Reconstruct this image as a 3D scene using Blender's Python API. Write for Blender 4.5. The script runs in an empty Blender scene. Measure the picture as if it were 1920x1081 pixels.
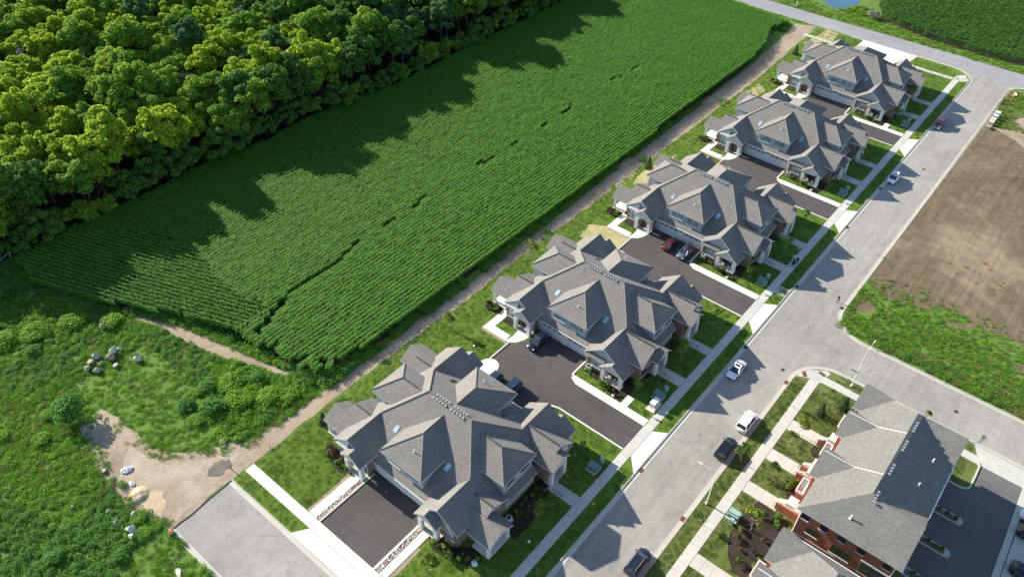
import bpy, bmesh, math, random
import numpy as np
from mathutils import Vector, Matrix, Euler

random.seed(7)
RNG = np.random.default_rng(11)
SC = bpy.context.scene
COL = SC.collection

# ---------------------------------------------------------------- camera, sky, sun, exposure
YAW, PITCH, ROLL = math.radians(38.4904), math.radians(42.1428), math.radians(1.7805)
fwd = Vector((math.cos(PITCH) * math.cos(YAW), math.cos(PITCH) * math.sin(YAW), -math.sin(PITCH)))
rgt = fwd.cross(Vector((0, 0, 1))).normalized()
upv = rgt.cross(fwd)
r2 = math.cos(ROLL) * rgt + math.sin(ROLL) * upv
u2 = -math.sin(ROLL) * rgt + math.cos(ROLL) * upv
cam_data = bpy.data.cameras.new("camera")
cam = bpy.data.objects.new("camera", cam_data)
COL.objects.link(cam)
M3 = Matrix((r2, u2, -fwd)).transposed()
cam.matrix_world = Matrix.Translation((0, 0, 100)) @ M3.to_4x4()
cam_data.sensor_width = 36.0
cam_data.lens = 36.0 * 1479.98 / 1920.0
cam_data.clip_end = 4000
cam_data.clip_start = 1.0
SC.camera = cam

SUN_DIR = Vector((-0.133, 2.25, 1.0)).normalized()       # towards the sun
world = bpy.data.worlds.new("World")
SC.world = world
world.use_nodes = True
wn = world.node_tree
bg = wn.nodes["Background"]
sky = wn.nodes.new("ShaderNodeTexSky")
sky.sky_type = 'NISHITA'
sky.sun_disc = False
sky.sun_elevation = math.asin(SUN_DIR.z)
sky.sun_rotation = math.atan2(SUN_DIR.x, SUN_DIR.y)
sky.air_density = 1.0
sky.dust_density = 0.3
sky.ozone_density = 2.0
wn.links.new(sky.outputs[0], bg.inputs[0])
bg.inputs[1].default_value = 0.10
sun_data = bpy.data.lights.new("sun", 'SUN')
sun_data.energy = 5.0
sun_data.angle = math.radians(0.53)
sun_data.color = (1.0, 0.93, 0.80)
sun = bpy.data.objects.new("sun", sun_data)
COL.objects.link(sun)
sun.rotation_euler = SUN_DIR.to_track_quat('Z', 'Y').to_euler()
sun.location = (0, 0, 150)
SC.view_settings.view_transform = 'Standard'
SC.view_settings.look = 'None'
SC.view_settings.exposure = 1.25
SC.view_settings.gamma = 1.0
SC.view_settings.use_curve_mapping = False
SC.cycles.max_bounces = 5
SC.cycles.transparent_max_bounces = 4
SC.render.film_transparent = False


def cam_px(p):
    d = Vector(p) - cam.location
    w = d.dot(fwd)
    if w < 1:
        return None
    return 960 + 1479.98 * d.dot(r2) / w, 540.5 - 1479.98 * d.dot(u2) / w


def in_view(p, m=60):
    q = cam_px(p)
    return q is not None and -m < q[0] < 1920 + m and -m < q[1] < 1081 + m


# ---------------------------------------------------------------- materials
class NM:
    def __init__(self, name, rough=0.85, spec=0.3):
        self.m = bpy.data.materials.new(name)
        self.m.use_nodes = True
        self.t = self.m.node_tree
        self.b = self.t.nodes["Principled BSDF"]
        self.b.inputs["Roughness"].default_value = rough
        self.b.inputs["Specular IOR Level"].default_value = spec

    def n(self, typ, **kw):
        x = self.t.nodes.new(typ)
        for k, v in kw.items():
            setattr(x, k, v)
        return x

    def l(self, a, b):
        self.t.links.new(a, b)

    def coord(self, kind='pos', scale=(1, 1, 1), rand=False):
        if kind == 'pos':
            o = self.n("ShaderNodeNewGeometry").outputs["Position"]
        elif kind == 'uv':
            o = self.n("ShaderNodeTexCoord").outputs["UV"]
        else:
            o = self.n("ShaderNodeTexCoord").outputs["Object"]
        if rand:
            oi = self.n("ShaderNodeObjectInfo")
            mul = self.n("ShaderNodeVectorMath", operation='SCALE')
            cmb = self.n("ShaderNodeCombineXYZ")
            self.l(oi.outputs["Random"], cmb.inputs[0]); self.l(oi.outputs["Random"], cmb.inputs[1])
            self.l(cmb.outputs[0], mul.inputs[0]); mul.inputs["Scale"].default_value = 37.0
            ad = self.n("ShaderNodeVectorMath", operation='ADD')
            self.l(o, ad.inputs[0]); self.l(mul.outputs[0], ad.inputs[1])
            o = ad.outputs[0]
        mp = self.n("ShaderNodeMapping")
        mp.inputs["Scale"].default_value = scale
        self.l(o, mp.inputs[0])
        return mp.outputs[0]

    def noise(self, vec, scale, detail=4, rough=0.6, dist=0.0):
        x = self.n("ShaderNodeTexNoise")
        x.inputs["Scale"].default_value = scale
        x.inputs["Detail"].default_value = detail
        x.inputs["Roughness"].default_value = rough
        x.inputs["Distortion"].default_value = dist
        self.l(vec, x.inputs["Vector"])
        return x.outputs["Fac"]

    def ramp(self, fac, stops):
        x = self.n("ShaderNodeValToRGB")
        e = x.color_ramp.elements
        while len(e) > 1:
            e.remove(e[-1])
        e[0].position = stops[0][0]
        e[0].color = (*stops[0][1], 1)
        for p, c in stops[1:]:
            k = e.new(p)
            k.color = (*c, 1)
        self.l(fac, x.inputs[0])
        return x.outputs[0]

    def mix(self, a, b, fac, mode='MIX'):
        x = self.n("ShaderNodeMix", data_type='RGBA', blend_type=mode)
        for sock, v in ((x.inputs[6], a), (x.inputs[7], b), (x.inputs[0], fac)):
            if isinstance(v, (int, float)):
                sock.default_value = v
            elif isinstance(v, tuple):
                sock.default_value = (*v, 1)
            else:
                self.l(v, sock)
        return x.outputs[2]

    def base(self, c):
        if isinstance(c, tuple):
            self.b.inputs["Base Color"].default_value = (*c, 1)
        else:
            self.l(c, self.b.inputs["Base Color"])

    def bump(self, h, strength=0.3, dist=0.02):
        x = self.n("ShaderNodeBump")
        x.inputs["Strength"].default_value = strength
        x.inputs["Distance"].default_value = dist
        self.l(h, x.inputs["Height"])
        self.l(x.outputs[0], self.b.inputs["Normal"])


def plain(name, c, rough=0.6, spec=0.3, metal=0.0, var=0.12, scale=3.0):
    q = NM(name, rough, spec)
    f = q.noise(q.coord('obj'), scale, 3)
    q.base(q.ramp(f, [(0.3, tuple(v * (1 - var) for v in c)), (0.7, tuple(min(1, v * (1 + var)) for v in c))]))
    q.b.inputs["Metallic"].default_value = metal
    return q.m


def ground_mat(name, cols, scales=(0.05, 0.5, 6.0), rough=0.95, bump=0.5, bdist=0.06, w2=0.45, w3=0.5):
    """three octaves of world-space mottling: big patches, medium clumps, fine grain"""
    q = NM(name, rough, 0.15)
    v = q.coord('pos')
    a = q.noise(v, scales[0], 5, 0.62, 0.6)
    b = q.noise(v, scales[1], 5, 0.65)
    c = q.noise(v, scales[2], 3, 0.7)
    ca = q.ramp(a, [(0.34, cols[0]), (0.5, cols[1]), (0.66, cols[2])])
    cb = q.ramp(b, [(0.33, cols[0]), (0.5, cols[1]), (0.7, cols[2])])
    m1 = q.mix(ca, cb, w2)
    g = q.ramp(c, [(0.28, (0.6, 0.6, 0.6)), (0.5, (1, 1, 1)), (0.72, (1.4, 1.4, 1.4))])
    q.base(q.mix(m1, g, w3, 'MULTIPLY'))
    q.bump(c, bump, bdist)
    return q.m


MT = {}
MT['lawn'] = ground_mat('lawn_grass', [(0.068, 0.12, 0.014), (0.092, 0.155, 0.019), (0.13, 0.188, 0.03)], (0.06, 0.7, 7.0))
MT['lawn_far'] = ground_mat('verge_grass', [(0.06, 0.095, 0.02), (0.095, 0.135, 0.03), (0.16, 0.17, 0.06)], (0.12, 0.8, 7.0))
MT['weed'] = ground_mat('weed_ground', [(0.065, 0.13, 0.02), (0.1, 0.18, 0.03), (0.15, 0.21, 0.05)], (0.05, 0.4, 4.0))
MT['soil'] = ground_mat('field_soil', [(0.02, 0.024, 0.012), (0.035, 0.034, 0.02), (0.06, 0.052, 0.034)], (0.06, 0.6, 5.0))
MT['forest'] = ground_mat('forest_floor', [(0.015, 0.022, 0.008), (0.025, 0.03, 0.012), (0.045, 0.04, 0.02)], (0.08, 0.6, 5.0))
MT['track'] = ground_mat('dirt_track', [(0.22, 0.16, 0.11), (0.33, 0.255, 0.185), (0.42, 0.345, 0.26)], (0.09, 0.9, 5.0), bump=0.8)
MT['pad'] = ground_mat('dirt_pad', [(0.24, 0.18, 0.125), (0.36, 0.29, 0.21), (0.46, 0.385, 0.29)], (0.1, 0.5, 4.0), bump=0.8)
MT['sand'] = ground_mat('sand', [(0.36, 0.27, 0.17), (0.45, 0.35, 0.23), (0.54, 0.44, 0.31)], (0.2, 0.9, 4.0))
MT['mulch'] = ground_mat('mulch', [(0.02, 0.015, 0.013), (0.04, 0.03, 0.025), (0.07, 0.053, 0.044)], (0.3, 2.0, 8.0))
MT['straw'] = ground_mat('straw', [(0.2, 0.2, 0.07), (0.38, 0.33, 0.16), (0.5, 0.44, 0.24)], (0.2, 1.2, 7.0))
MT['stain'] = ground_mat('cinder', [(0.1, 0.09, 0.08), (0.15, 0.13, 0.115), (0.24, 0.2, 0.165)], (0.3, 1.2, 6.0))
MT['far'] = ground_mat('far_ground', [(0.04, 0.07, 0.015), (0.06, 0.09, 0.02), (0.09, 0.11, 0.03)], (0.02, 0.2, 3.0))


def dirt_lot():
    q = NM('graded_dirt', 0.97, 0.1)
    v = q.coord('pos')
    a = q.noise(v, 0.035, 5, 0.6, 0.8)
    b = q.noise(v, 0.45, 6, 0.7)
    t = q.noise(q.coord('pos', (0.05, 1.1, 1)), 1.0, 4, 0.65, 0.6)
    f = q.noise(v, 5.0, 3, 0.7)
    c = q.ramp(a, [(0.34, (0.1, 0.073, 0.046)), (0.47, (0.15, 0.112, 0.073)), (0.56, (0.165, 0.128, 0.085)), (0.68, (0.26, 0.2, 0.14))])
    c2 = q.ramp(b, [(0.3, (0.62, 0.62, 0.62)), (0.68, (1.28, 1.25, 1.2))])
    c3 = q.ramp(t, [(0.35, (0.8, 0.8, 0.8)), (0.62, (1.12, 1.1, 1.08))])
    c4 = q.ramp(f, [(0.3, (0.8, 0.8, 0.8)), (0.7, (1.2, 1.2, 1.2))])
    q.base(q.mix(q.mix(q.mix(c, c2, 0.8, 'MULTIPLY'), c3, 0.8, 'MULTIPLY'), c4, 0.7, 'MULTIPLY'))
    h = q.mix(t, f, 0.4)
    q.bump(h, 0.8, 0.12)
    return q.m


MT['lot'] = dirt_lot()


def asphalt(name, c, var, streak, tone=(1, 1, 1), dark=0.0):
    q = NM(name, 0.9, 0.25)
    v = q.coord('pos')
    a = q.noise(v, 0.06, 5, 0.6, 0.7)
    b = q.noise(v, 0.55, 5, 0.65)
    f = q.noise(v, 9.0, 2, 0.6)
    s = q.noise(q.coord('pos', streak), 1.0, 4, 0.6)
    c0 = q.ramp(a, [(0.3, tuple(x * (1 - var) for x in c)), (0.7, tuple(x * (1 + var) for x in c))])
    g1 = q.ramp(b, [(0.3, (0.88, 0.88, 0.89)), (0.7, (1.08, 1.07, 1.05))])
    g2 = q.ramp(s, [(0.32, (0.9, 0.9, 0.91)), (0.68, (1.07, 1.06, 1.05))])
    g3 = q.ramp(f, [(0.3, (0.88, 0.88, 0.88)), (0.7, (1.12, 1.12, 1.12))])
    x = q.mix(q.mix(q.mix(c0, g1, 1.0, 'MULTIPLY'), g2, 1.0, 'MULTIPLY'), g3, 1.0, 'MULTIPLY')
    # tar-sealed hairline cracks
    vo = q.n("ShaderNodeTexVoronoi", feature='DISTANCE_TO_EDGE')
    wv = q.noise(v, 0.8, 3)
    vv = q.mix(v, wv, 0.06)
    q.l(vv, vo.inputs["Vector"])
    vo.inputs["Scale"].default_value = 0.1
    ck = q.ramp(vo.outputs["Distance"], [(0.0, (0.55, 0.55, 0.56)), (0.006, (1, 1, 1))])
    msk = q.ramp(q.noise(v, 0.05, 3), [(0.5, (0, 0, 0)), (0.62, (1, 1, 1))])
    ck2 = q.mix((1.0, 1.0, 1.0), ck, msk)
    x = q.mix(x, ck2, 0.55, 'MULTIPLY')
    # crack sealer scribbles and worn wheel paths
    sc = q.noise(v, 0.33, 5, 0.55, 0.9)
    ln = q.ramp(sc, [(0.483, (1, 1, 1)), (0.49, (0.45, 0.46, 0.48)), (0.497, (1, 1, 1))])
    m2 = q.ramp(q.noise(v, 0.045, 3, 0.5), [(0.46, (0, 0, 0)), (0.58, (1, 1, 1))])
    x = q.mix(x, q.mix((1.0, 1.0, 1.0), ln, m2), dark, 'MULTIPLY')
    st = q.ramp(q.noise(v, 0.16, 4, 0.7, 0.5), [(0.56, (1, 1, 1)), (0.74, (0.8, 0.8, 0.82))])
    x = q.mix(x, st, 0.8, 'MULTIPLY')
    q.base(x)
    q.bump(f, 0.25, 0.02)
    return q.m


MT['road'] = asphalt('street_asphalt', (0.3, 0.28, 0.252), 0.14, (0.04, 0.9, 1), dark=1.0)
MT['road2'] = asphalt('old_asphalt', (0.27, 0.27, 0.28), 0.1, (0.9, 0.05, 1))
MT['drive'] = asphalt('driveway_asphalt', (0.085, 0.074, 0.071), 0.14, (0.9, 0.08, 1))
MT['lotpave'] = asphalt('parking_asphalt', (0.13, 0.125, 0.125), 0.1, (0.9, 0.1, 1))


def concrete(name, c, joint=0.0):
    q = NM(name, 0.85, 0.3)
    v = q.coord('pos')
    a = q.noise(v, 0.35, 5, 0.65)
    b = q.noise(v, 5.0, 3, 0.6)
    oi = q.n("ShaderNodeObjectInfo")
    c0 = q.ramp(a, [(0.3, tuple(x * 0.9 for x in c)), (0.7, tuple(min(1, x * 1.06) for x in c))])
    g = q.ramp(b, [(0.3, (0.92, 0.92, 0.92)), (0.7, (1.05, 1.05, 1.05))])
    g2 = q.ramp(oi.outputs["Random"], [(0.0, (0.95, 0.95, 0.95)), (1.0, (1.03, 1.03, 1.03))])
    q.base(q.mix(q.mix(c0, g, 1.0, 'MULTIPLY'), g2, 1.0, 'MULTIPLY'))
    q.bump(b, 0.15, 0.02)
    return q.m


MT['conc'] = concrete('sidewalk_concrete', (0.5, 0.48, 0.43))
MT['conc_new'] = concrete('new_concrete', (0.68, 0.66, 0.61))
MT['kerb'] = concrete('kerb_concrete', (0.47, 0.44, 0.38))
MT['joint'] = plain('joint_shadow', (0.3, 0.285, 0.26), 0.95)  # own colour of the bed that forms the dark joints between slabs


def shingle(name, cols, k=1.0):
    q = NM(name, 0.9, 0.15)
    v = q.coord('uv')
    br = q.n("ShaderNodeTexBrick")
    q.l(v, br.inputs["Vector"])
    br.inputs["Scale"].default_value = 1.0
    br.inputs["Brick Width"].default_value = 0.3
    br.inputs["Row Height"].default_value = 0.15
    br.inputs["Mortar Size"].default_value = 0.012
    br.inputs["Color1"].default_value = (0.15, 0.15, 0.15, 1)
    br.inputs["Color2"].default_value = (0.85, 0.85, 0.85, 1)
    br.inputs["Mortar"].default_value = (0.0, 0.0, 0.0, 1)
    br.offset = 0.5
    c0 = q.ramp(br.outputs["Color"], [(0.0, tuple(x * 0.7 for x in cols[0])), (0.05, cols[0]), (0.5, cols[1]), (0.9, cols[2])])
    n1 = q.noise(v, 0.35, 4, 0.6)
    n2 = q.noise(v, 8.0, 2, 0.7)
    g1 = q.ramp(n1, [(0.3, (0.9, 0.9, 0.92)), (0.7, (1.08, 1.07, 1.05))])
    g2 = q.ramp(n2, [(0.28, (0.55, 0.56, 0.58)), (0.5, (1, 1, 1)), (0.72, (1.5, 1.46, 1.4))])
    q.base(q.mix(q.mix(c0, g1, 1.0, 'MULTIPLY'), g2, 0.9, 'MULTIPLY'))
    q.bump(br.outputs["Fac"], 0.12, -0.008)
    return q.m


MT['shingle'] = shingle('roof_shingle', [(0.165, 0.155, 0.145), (0.2, 0.187, 0.174), (0.245, 0.228, 0.21)])
MT['shingle2'] = shingle('roof_shingle_pale', [(0.155, 0.149, 0.137), (0.185, 0.178, 0.162), (0.225, 0.215, 0.195)])
MT['trim'] = plain('white_trim', (0.72, 0.71, 0.68), 0.5, 0.4, var=0.04)
MT['fascia'] = plain('fascia_trim', (0.6, 0.6, 0.58), 0.5, 0.4, var=0.04)


def siding(name, c, row=0.18):
    q = NM(name, 0.7, 0.3)
    v = q.coord('uv')
    w = q.n("ShaderNodeTexWave", wave_type='BANDS', bands_direction='Y', wave_profile='SAW')
    q.l(v, w.inputs["Vector"])
    w.inputs["Scale"].default_value = 0.314 / row / 1.0
    n = q.noise(v, 1.5, 3)
    c0 = q.ramp(n, [(0.3, tuple(x * 0.93 for x in c)), (0.7, tuple(x * 1.05 for x in c))])
    g = q.ramp(w.outputs["Fac"], [(0.0, (0.72, 0.72, 0.72)), (0.12, (1, 1, 1))])
    q.base(q.mix(c0, g, 0.7, 'MULTIPLY'))
    q.bump(w.outputs["Fac"], 0.3, 0.015)
    return q.m


MT['siding'] = siding('siding_blue_grey', (0.34, 0.39, 0.41))
MT['sidingw'] = siding('siding_pale', (0.55, 0.56, 0.55))
MT['stucco'] = plain('stucco_panel', (0.55, 0.55, 0.52), 0.8, 0.2, var=0.07)


def brick(name, c1, c2, mortar):
    q = NM(name, 0.9, 0.15)
    v = q.coord('uv')
    br = q.n("ShaderNodeTexBrick")
    q.l(v, br.inputs["Vector"])
    br.inputs["Scale"].default_value = 1.0
    br.inputs["Brick Width"].default_value = 0.23
    br.inputs["Row Height"].default_value = 0.075
    br.inputs["Mortar Size"].default_value = 0.008
    br.inputs["Color1"].default_value = (*c1, 1)
    br.inputs["Color2"].default_value = (*c2, 1)
    br.inputs["Mortar"].default_value = (*mortar, 1)
    n = q.noise(v, 0.8, 4)
    g = q.ramp(n, [(0.3, (0.85, 0.85, 0.85)), (0.7, (1.12, 1.1, 1.08))])
    q.base(q.mix(br.outputs["Color"], g, 1.0, 'MULTIPLY'))
    q.bump(br.outputs["Fac"], 0.4, -0.01)
    return q.m


MT['brick'] = brick('brown_brick', (0.2, 0.125, 0.095), (0.28, 0.19, 0.15), (0.3, 0.27, 0.24))
MT['brickred'] = brick('red_brick', (0.34, 0.1, 0.055), (0.43, 0.145, 0.08), (0.36, 0.24, 0.18))
MT['door_w'] = siding('garage_panel', (0.66, 0.66, 0.65), 0.5)
MT['wood'] = plain('stained_door_wood', (0.12, 0.055, 0.03), 0.45, 0.4, var=0.25, scale=6)
MT['timber'] = plain('raw_timber', (0.42, 0.3, 0.18), 0.8, 0.2, var=0.2, scale=6)
MT['black'] = plain('black_metal', (0.02, 0.02, 0.022), 0.45, 0.5)
MT['steel'] = plain('galvanised_steel', (0.5, 0.51, 0.5), 0.4, 0.5, 0.6)
MT['polemetal'] = plain('pole_aluminium', (0.62, 0.61, 0.58), 0.45, 0.5, 0.1)
MT['rust'] = plain('rusty_iron', (0.16, 0.055, 0.035), 0.8, 0.3, var=0.3, scale=8)
MT['iron'] = plain('dark_iron', (0.05, 0.045, 0.04), 0.7, 0.4, var=0.3, scale=8)
MT['ac'] = plain('ac_beige_metal', (0.5, 0.49, 0.46), 0.5, 0.4)
MT['green'] = plain('utility_green_metal', (0.11, 0.2, 0.165), 0.5, 0.4)
MT['greenp'] = plain('pedestal_pale_green', (0.26, 0.4, 0.34), 0.5, 0.4)
MT['greenroof'] = plain('copper_green', (0.2, 0.3, 0.27), 0.5, 0.4)
MT['stonecut'] = plain('pale_cut_stone', (0.66, 0.63, 0.56), 0.8, 0.2, var=0.1)
MT['cushion'] = plain('outdoor_cushion', (0.6, 0.56, 0.5), 0.9, 0.1)
MT['wicker'] = plain('brown_wicker', (0.14, 0.08, 0.05), 0.8, 0.2)
MT['plastic'] = plain('white_sheet', (0.75, 0.77, 0.8), 0.5, 0.4)
MT['orange'] = plain('orange_plastic', (0.55, 0.14, 0.06), 0.6, 0.3)
MT['signgreen'] = plain('sign_green', (0.02, 0.2, 0.14), 0.5, 0.3)
MT['tyre'] = plain('tyre_rubber', (0.02, 0.02, 0.02), 0.85, 0.2)
MT['rim'] = plain('alloy_rim', (0.4, 0.4, 0.41), 0.35, 0.5, 0.7)
MT['lamp_red'] = plain('tail_lens', (0.25, 0.01, 0.01), 0.2, 0.5)
MT['lamp_w'] = plain('head_lens', (0.6, 0.62, 0.64), 0.1, 0.6)
MT['trunk'] = plain('bark', (0.12, 0.1, 0.08), 0.95, 0.1, var=0.3, scale=5)
MT['deadbark'] = plain('grey_dead_bark', (0.22, 0.2, 0.18), 0.95, 0.1, var=0.25, scale=5)
MT['barkpale'] = plain('pale_bark', (0.3, 0.27, 0.23), 0.95, 0.1, var=0.25, scale=5)


def rocky(name, c):
    q = NM(name, 0.95, 0.15)
    v = q.coord('obj', rand=True)
    n = q.noise(v, 2.2, 6, 0.65, 0.4)
    q.base(q.ramp(n, [(0.3, tuple(x * 0.65 for x in c)), (0.5, c), (0.7, tuple(min(1, x * 1.25) for x in c))]))
    q.bump(n, 0.6, 0.08)
    return q.m


MT['rock'] = rocky('field_stone', (0.38, 0.34, 0.28))
MT['rockp'] = rocky('pinkish_stone', (0.36, 0.27, 0.21))
MT['rockw'] = rocky('pale_limestone', (0.55, 0.51, 0.44))


def glass(name, c, rough=0.06, spec=0.7):
    q = NM(name, rough, spec)
    v = q.coord('obj', (0.7, 0.7, 0.7), rand=True)
    n = q.noise(v, 1.2, 2)
    q.base(q.ramp(n, [(0.35, tuple(x * 0.6 for x in c)), (0.65, tuple(min(1, x * 1.3) for x in c))]))
    return q.m


MT['glass'] = glass('window_glass_blinds', (0.3, 0.4, 0.42))
MT['glassd'] = glass('window_glass_dark', (0.03, 0.045, 0.055), 0.04, 0.6)
MT['carglass'] = glass('car_glass', (0.03, 0.045, 0.055), 0.03, 0.7)
MT['skylight'] = glass('skylight_glass', (0.35, 0.45, 0.5), 0.03, 1.0)


def leafy(name, cols, trans=0.25, hue=0.5):
    """foliage: colour varies from leaf cluster to leaf cluster and from plant to plant"""
    q = NM(name, 0.75, 0.2)
    v = q.coord('obj', rand=True)
    n = q.noise(v, 0.9, 4, 0.6)
    oi = q.n("ShaderNodeObjectInfo")
    c0 = q.ramp(n, [(0.3, cols[0]), (0.5, cols[1]), (0.7, cols[2])])
    g = q.ramp(oi.outputs["Random"], [(0.0, (0.72, 0.8, 0.85)), (0.5, (1, 1, 1)), (1.0, (1.3, 1.15, 0.9))])
    c = q.mix(c0, g, hue, 'MULTIPLY')
    q.base(c)
    tr = q.n("ShaderNodeBsdfTranslucent")
    q.l(c, tr.inputs[0])
    ms = q.n("ShaderNodeMixShader")
    ms.inputs[0].default_value = trans
    q.l(q.b.outputs[0], ms.inputs[1]); q.l(tr.outputs[0], ms.inputs[2])
    out = [x for x in q.t.nodes if x.type == 'OUTPUT_MATERIAL'][0]
    q.l(ms.outputs[0], out.inputs[0])
    return q.m


MT['leaf_y'] = leafy('leaves_yellow_green', [(0.17, 0.29, 0.02), (0.3, 0.43, 0.028), (0.43, 0.53, 0.036)], 0.5, 0.35)
MT['leaf_g'] = leafy('leaves_green', [(0.1, 0.21, 0.022), (0.17, 0.3, 0.028), (0.26, 0.38, 0.034)], 0.48, 0.4)
MT['leaf_d'] = leafy('leaves_dark', [(0.05, 0.125, 0.022), (0.085, 0.18, 0.028), (0.13, 0.235, 0.036)], 0.42, 0.4)
MT['leaf_b'] = leafy('leaves_blue_green', [(0.055, 0.13, 0.04), (0.085, 0.175, 0.055), (0.12, 0.215, 0.07)], 0.42, 0.4)
MT['leaf_s'] = leafy('shrub_leaves', [(0.03, 0.07, 0.012), (0.055, 0.11, 0.016), (0.09, 0.15, 0.025)])
MT['leaf_lime'] = leafy('lime_leaves', [(0.09, 0.13, 0.015), (0.15, 0.2, 0.02), (0.22, 0.26, 0.03)])
MT['leaf_red'] = leafy('reddish_leaves', [(0.06, 0.03, 0.02), (0.1, 0.06, 0.03), (0.13, 0.09, 0.04)])
MT['conifer'] = leafy('conifer_needles', [(0.01, 0.025, 0.01), (0.018, 0.04, 0.014), (0.03, 0.055, 0.02)], 0.1)
MT['corn'] = leafy('corn_leaves', [(0.045, 0.15, 0.014), (0.075, 0.21, 0.02), (0.12, 0.265, 0.03)], 0.14, 0.4)
MT['weedl'] = leafy('weed_leaves', [(0.09, 0.235, 0.018), (0.16, 0.335, 0.026), (0.26, 0.42, 0.04)], 0.42, 0.4)
MT['weedd'] = leafy('dark_weed_leaves', [(0.05, 0.17, 0.026), (0.085, 0.235, 0.036), (0.135, 0.29, 0.05)], 0.42, 0.4)
MT['drygrass'] = leafy('dry_grass_blades', [(0.15, 0.15, 0.05), (0.24, 0.22, 0.08), (0.34, 0.3, 0.13)], 0.3, 0.4)
MT['tuft'] = leafy('lawn_blades', [(0.07, 0.135, 0.014), (0.1, 0.175, 0.019), (0.14, 0.21, 0.028)], 0.35, 0.3)
MT['tuftv'] = leafy('verge_blades', [(0.075, 0.11, 0.022), (0.11, 0.15, 0.03), (0.155, 0.18, 0.05)], 0.35, 0.5)


def paint(name, c, rough=0.25, spec=0.5, coat=0.6):
    q = NM(name, rough, spec)
    f = q.noise(q.coord('obj'), 1.5, 3)
    q.base(q.ramp(f, [(0.3, tuple(v * 0.93 for v in c)), (0.7, tuple(min(1, v * 1.04) for v in c))]))
    q.b.inputs["Coat Weight"].default_value = coat
    q.b.inputs["Coat Roughness"].default_value = 0.05
    return q.m


def water():
    q = NM('pond_water', 0.06, 0.6)
    v = q.coord('pos')
    n = q.noise(v, 1.2, 4)
    q.base(q.ramp(q.noise(v, 0.1, 3), [(0.3, (0.04, 0.1, 0.17)), (0.7, (0.06, 0.13, 0.2))]))
    q.bump(n, 0.15, 0.05)
    return q.m


MT['water'] = water()


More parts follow.
